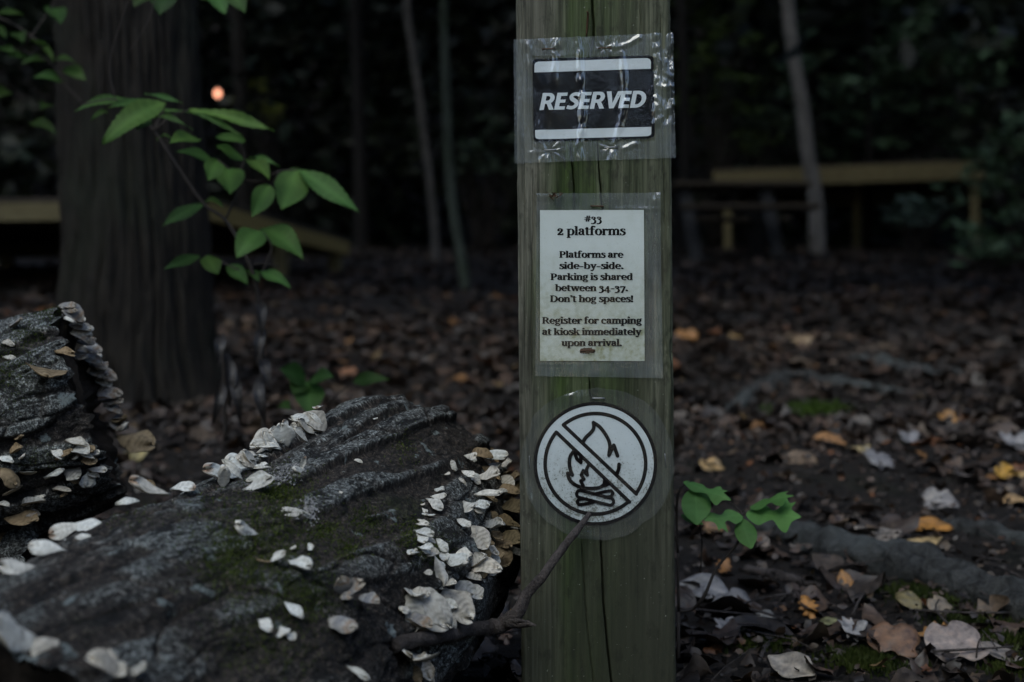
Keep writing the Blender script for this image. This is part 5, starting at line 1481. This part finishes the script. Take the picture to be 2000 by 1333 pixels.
for pts, r0, r1 in (([(515, 870), (514, 760), (508, 650), (500, 560), (480, 500), (440, 430), (395, 395), (330, 300), (300, 255), (270, 225), (225, 195), (160, 205)], .0042, .001), ([(500, 560), (520, 515), (530, 480), (512, 452)], .002, .001),
                    ([(440, 430), (462, 380), (462, 345), (425, 312)], .002, .001), ([(462, 345), (500, 355), (545, 335), (582, 332)], .0016, .001), ([(462, 345), (478, 312), (470, 280)], .0014, .0008), ([(300, 255), (340, 225), (372, 215)], .0016, .0009),
                    ([(300, 255), (318, 218), (322, 200)], .0016, .0009), ([(545, 335), (530, 365), (524, 362)], .001, .0008), ([(395, 395), (402, 400)], .001, .0008), ([(500, 545), (450, 520), (400, 500)], .0014, .0009), ([(545,520),(505,515),(480,525)], .001, .0008),
                    ([(440, 860), (438, 760), (436, 650)], .0035, .002), ([(225, 195), (215, 120), (250, 0), (262, -60)], .0008, .0008), ([(250, 105), (290, 40), (312, -40)], .0007, .0007)):
    k = len(pts)
    v, f = tube([P(x_, y_, 2.02+.004*math.sin(i)) for i, (x_, y_) in enumerate(pts)], [r0+(r1-r0)*i/(k-1) for i in range(k)], 7, 5); mb.add(v, f)
mb.build('stem', M['stem'], sp); locate(sp, P(515, 868, 2.02))

up = thing('beech_sapling', 'dim leafy twig in the top left corner, farther back than the beech leaves', 'sapling')
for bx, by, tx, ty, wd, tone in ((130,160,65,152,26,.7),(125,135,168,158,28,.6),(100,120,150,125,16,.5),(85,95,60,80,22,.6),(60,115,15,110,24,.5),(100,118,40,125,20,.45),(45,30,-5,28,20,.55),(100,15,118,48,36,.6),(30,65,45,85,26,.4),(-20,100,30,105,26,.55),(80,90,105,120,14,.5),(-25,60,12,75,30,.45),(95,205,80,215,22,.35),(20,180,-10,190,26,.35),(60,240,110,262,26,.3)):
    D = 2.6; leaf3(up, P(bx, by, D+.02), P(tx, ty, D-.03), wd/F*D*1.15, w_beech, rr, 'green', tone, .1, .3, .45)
mb = MB()
for pts in ([(165, 205), (130, 168), (95, 120), (40, 100), (-60, 60)], [(95, 120), (85, 92), (30, 50), (-40, 20)], [(40, 100), (100, 15), (130, -60)]):
    v, f = tube([P(x_, y_, 2.6) for x_, y_ in pts], [.002]*len(pts), 6, 4); mb.add(v, f)
v, f = tube([P(-60, 60, 2.6), P(-130, 300, 2.6), P(-140, 900, 2.6)], [.003, .005, .006], 7, 5); mb.add(v, f)
mb.build('stem', M['stem'], up); b_ = P(-140, 900, 2.6); locate(up, b_)

ov = thing('overhanging_branch', 'green leaves hanging into the top edge above the orange glow', 'branch')
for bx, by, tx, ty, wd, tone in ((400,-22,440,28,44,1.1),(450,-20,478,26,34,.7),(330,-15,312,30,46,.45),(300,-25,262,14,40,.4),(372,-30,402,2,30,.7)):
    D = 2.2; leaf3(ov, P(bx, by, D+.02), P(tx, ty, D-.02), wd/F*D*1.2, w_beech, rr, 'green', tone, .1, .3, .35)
v, f = tube([P(-200, -700, 3.6), P(60, -300, 2.6), P(230, -60, 2.25), P(320, -28, 2.21), P(400, -26, 2.21), P(452, -24, 2.21)], [.012, .006, .003, .0025, .002, .001], 7, 5); mesh_obj('stem', v, f, M['stem'], ov)
locate(ov, P(-200, -700, 3.6))

sm = thing('seedling', 'small green three-leaved seedling behind the top of the front log', 'seedling')
for bx, by, tx, ty, wd, tone in ((600,745,605,812,56,1.05),(596,742,545,722,44,.75),(606,742,652,738,36,.7),(592,745,570,770,40,.6),(690,745,762,742,26,.45),(548,790,568,800,24,.6)):
    D = 2.15; leaf3(sm, P(bx, by, D+.02), P(tx, ty, D-.02), wd/F*D*1.1, w_ovate, rr, 'green', tone, .08, .25, .3)
mb = MB()
v, f = tube([P(602, 900, 2.17), P(603, 820, 2.17), P(600, 744, 2.17)], [.0016, .0015, .001], 6, 4); mb.add(v, f)
v, f = tube([P(602, 850, 2.17), P(650, 780, 2.17), P(692, 746, 2.17)], [.001, .001, .0008], 6, 4); mb.add(v, f)
mb.build('stem', M['stem'], sm); locate(sm, P(602, 900, 2.17))

sr = thing('seedling', 'green seedling with lobed leaves right of the post foot', 'seedling')
def lobed(base, tip, wd, shape, tone, curl, up_):
    base, tip = Vector(base), Vector(tip); L = (tip-base).length; d = (tip-base)/L
    cdir = (Vector((0, 0, CAM_Z))-base).normalized(); n = cdir*(1-up_)+Vector((0, 0, up_)); n = (n-d*n.dot(d)).normalized(); s = n.cross(d)
    v, f = poly_leaf(shape, 1.0, rr, curl, 6)
    wy = wd/(max(p[1] for p in v)-min(p[1] for p in v))
    c = [(tone*(1.15 if abs(b) < .02 else 1+.05*math.sin(a*40)),)*3 for a, b, c_ in v]
    mesh_obj('leaf', [base+d*(a*L)+s*(b*wy)+n*(c_*L) for a, b, c_ in v], f, M['green2'], sr, True, c)
RED = smooth_outline([(0, 0), (.10, .16), (.30, .22), (.42, .12), (.55, .16), (.62, .42), (.72, .30), (.82, .34), (.80, .14), (1, .02), (.86, -.10), (.80, -.30), (.66, -.24), (.52, -.10), (.40, -.14), (.28, -.22), (.10, -.14)])
D = 1.50
for bx, by, tx, ty, wd, shp, tone, u_ in ((1456,1000,1564,1010,70,RED,1.2,.45),(1462,986,1550,968,44,RED,.95,.6),(1450,1004,1376,1014,54,RED,1.05,.45),(1446,1012,1468,1070,36,OVA,.8,.2),(1335,938,1428,976,40,RED,1.1,.55),(1358,948,1362,1024,50,OVA,1.05,.25),(1330,1005,1372,1022,16,OVA,.7,.4)):
    lobed(P(bx, by, D+.01), P(tx, ty, D-.02), wd/F*D*1.15, shp, tone*1.6, (-.2, -.5, .03), u_)
mb = MB()
for pts, rad in (([(1325, 1195), (1352, 1190), (1375, 1165), (1400, 1110), (1440, 1062), (1450, 1030), (1448, 1000)], .0020), ([(1448, 1010), (1456, 1000)], .0012), ([(1448, 1002), (1462, 986)], .001), ([(1324, 1080), (1322, 1000), (1328, 955), (1352, 940)], .0014), ([(1368, 1120), (1371, 1060), (1366, 1020)], .001), ([(1448,1002),(1430,985),(1390,968)], .0008)):
    v, f = tube([P(x_, y_, D+.012+.004*math.sin(i*2.1)) for i, (x_, y_) in enumerate(pts)], [rad*(1-.35*i/len(pts)) for i in range(len(pts))], 7, 4, .25, 4); mb.add(v, f)
b_ = G(1328, 1240); v, f = tube([P(1326, 1195, D+.012), P(1324, 1130, D+.012), P(1324, 1080, D+.012)], [.002, .0017, .0014], 6, 3); mb.add(v, f)
v, f = tube([(P(1325, 1195, D+.012).x, D+.012, terr(P(1325, 0, D).x, D)-.02), P(1325, 1195, D+.012)], [.0022, .002], 6, 3); mb.add(v, f)
mb.build('stem', M['stem'], sr); locate(sr, (P(1325, 1195, D).x, D+.012, terr(P(1325, 0, D).x, D)))
gs = thing('grass_stalk', 'thin dark dead stalk standing in the bottom right foreground', 'stalk')
v, f = tube([P(1904, 1350, 1.5), P(1906, 1300, 1.5), P(1910, 1260, 1.5), P(1920, 1238, 1.5)], [.0012, .001, .0009, .0005], 6, 4); mesh_obj('stem', v, f, M['stem'], gs); locate(gs, P(1904, 1350, 1.5))
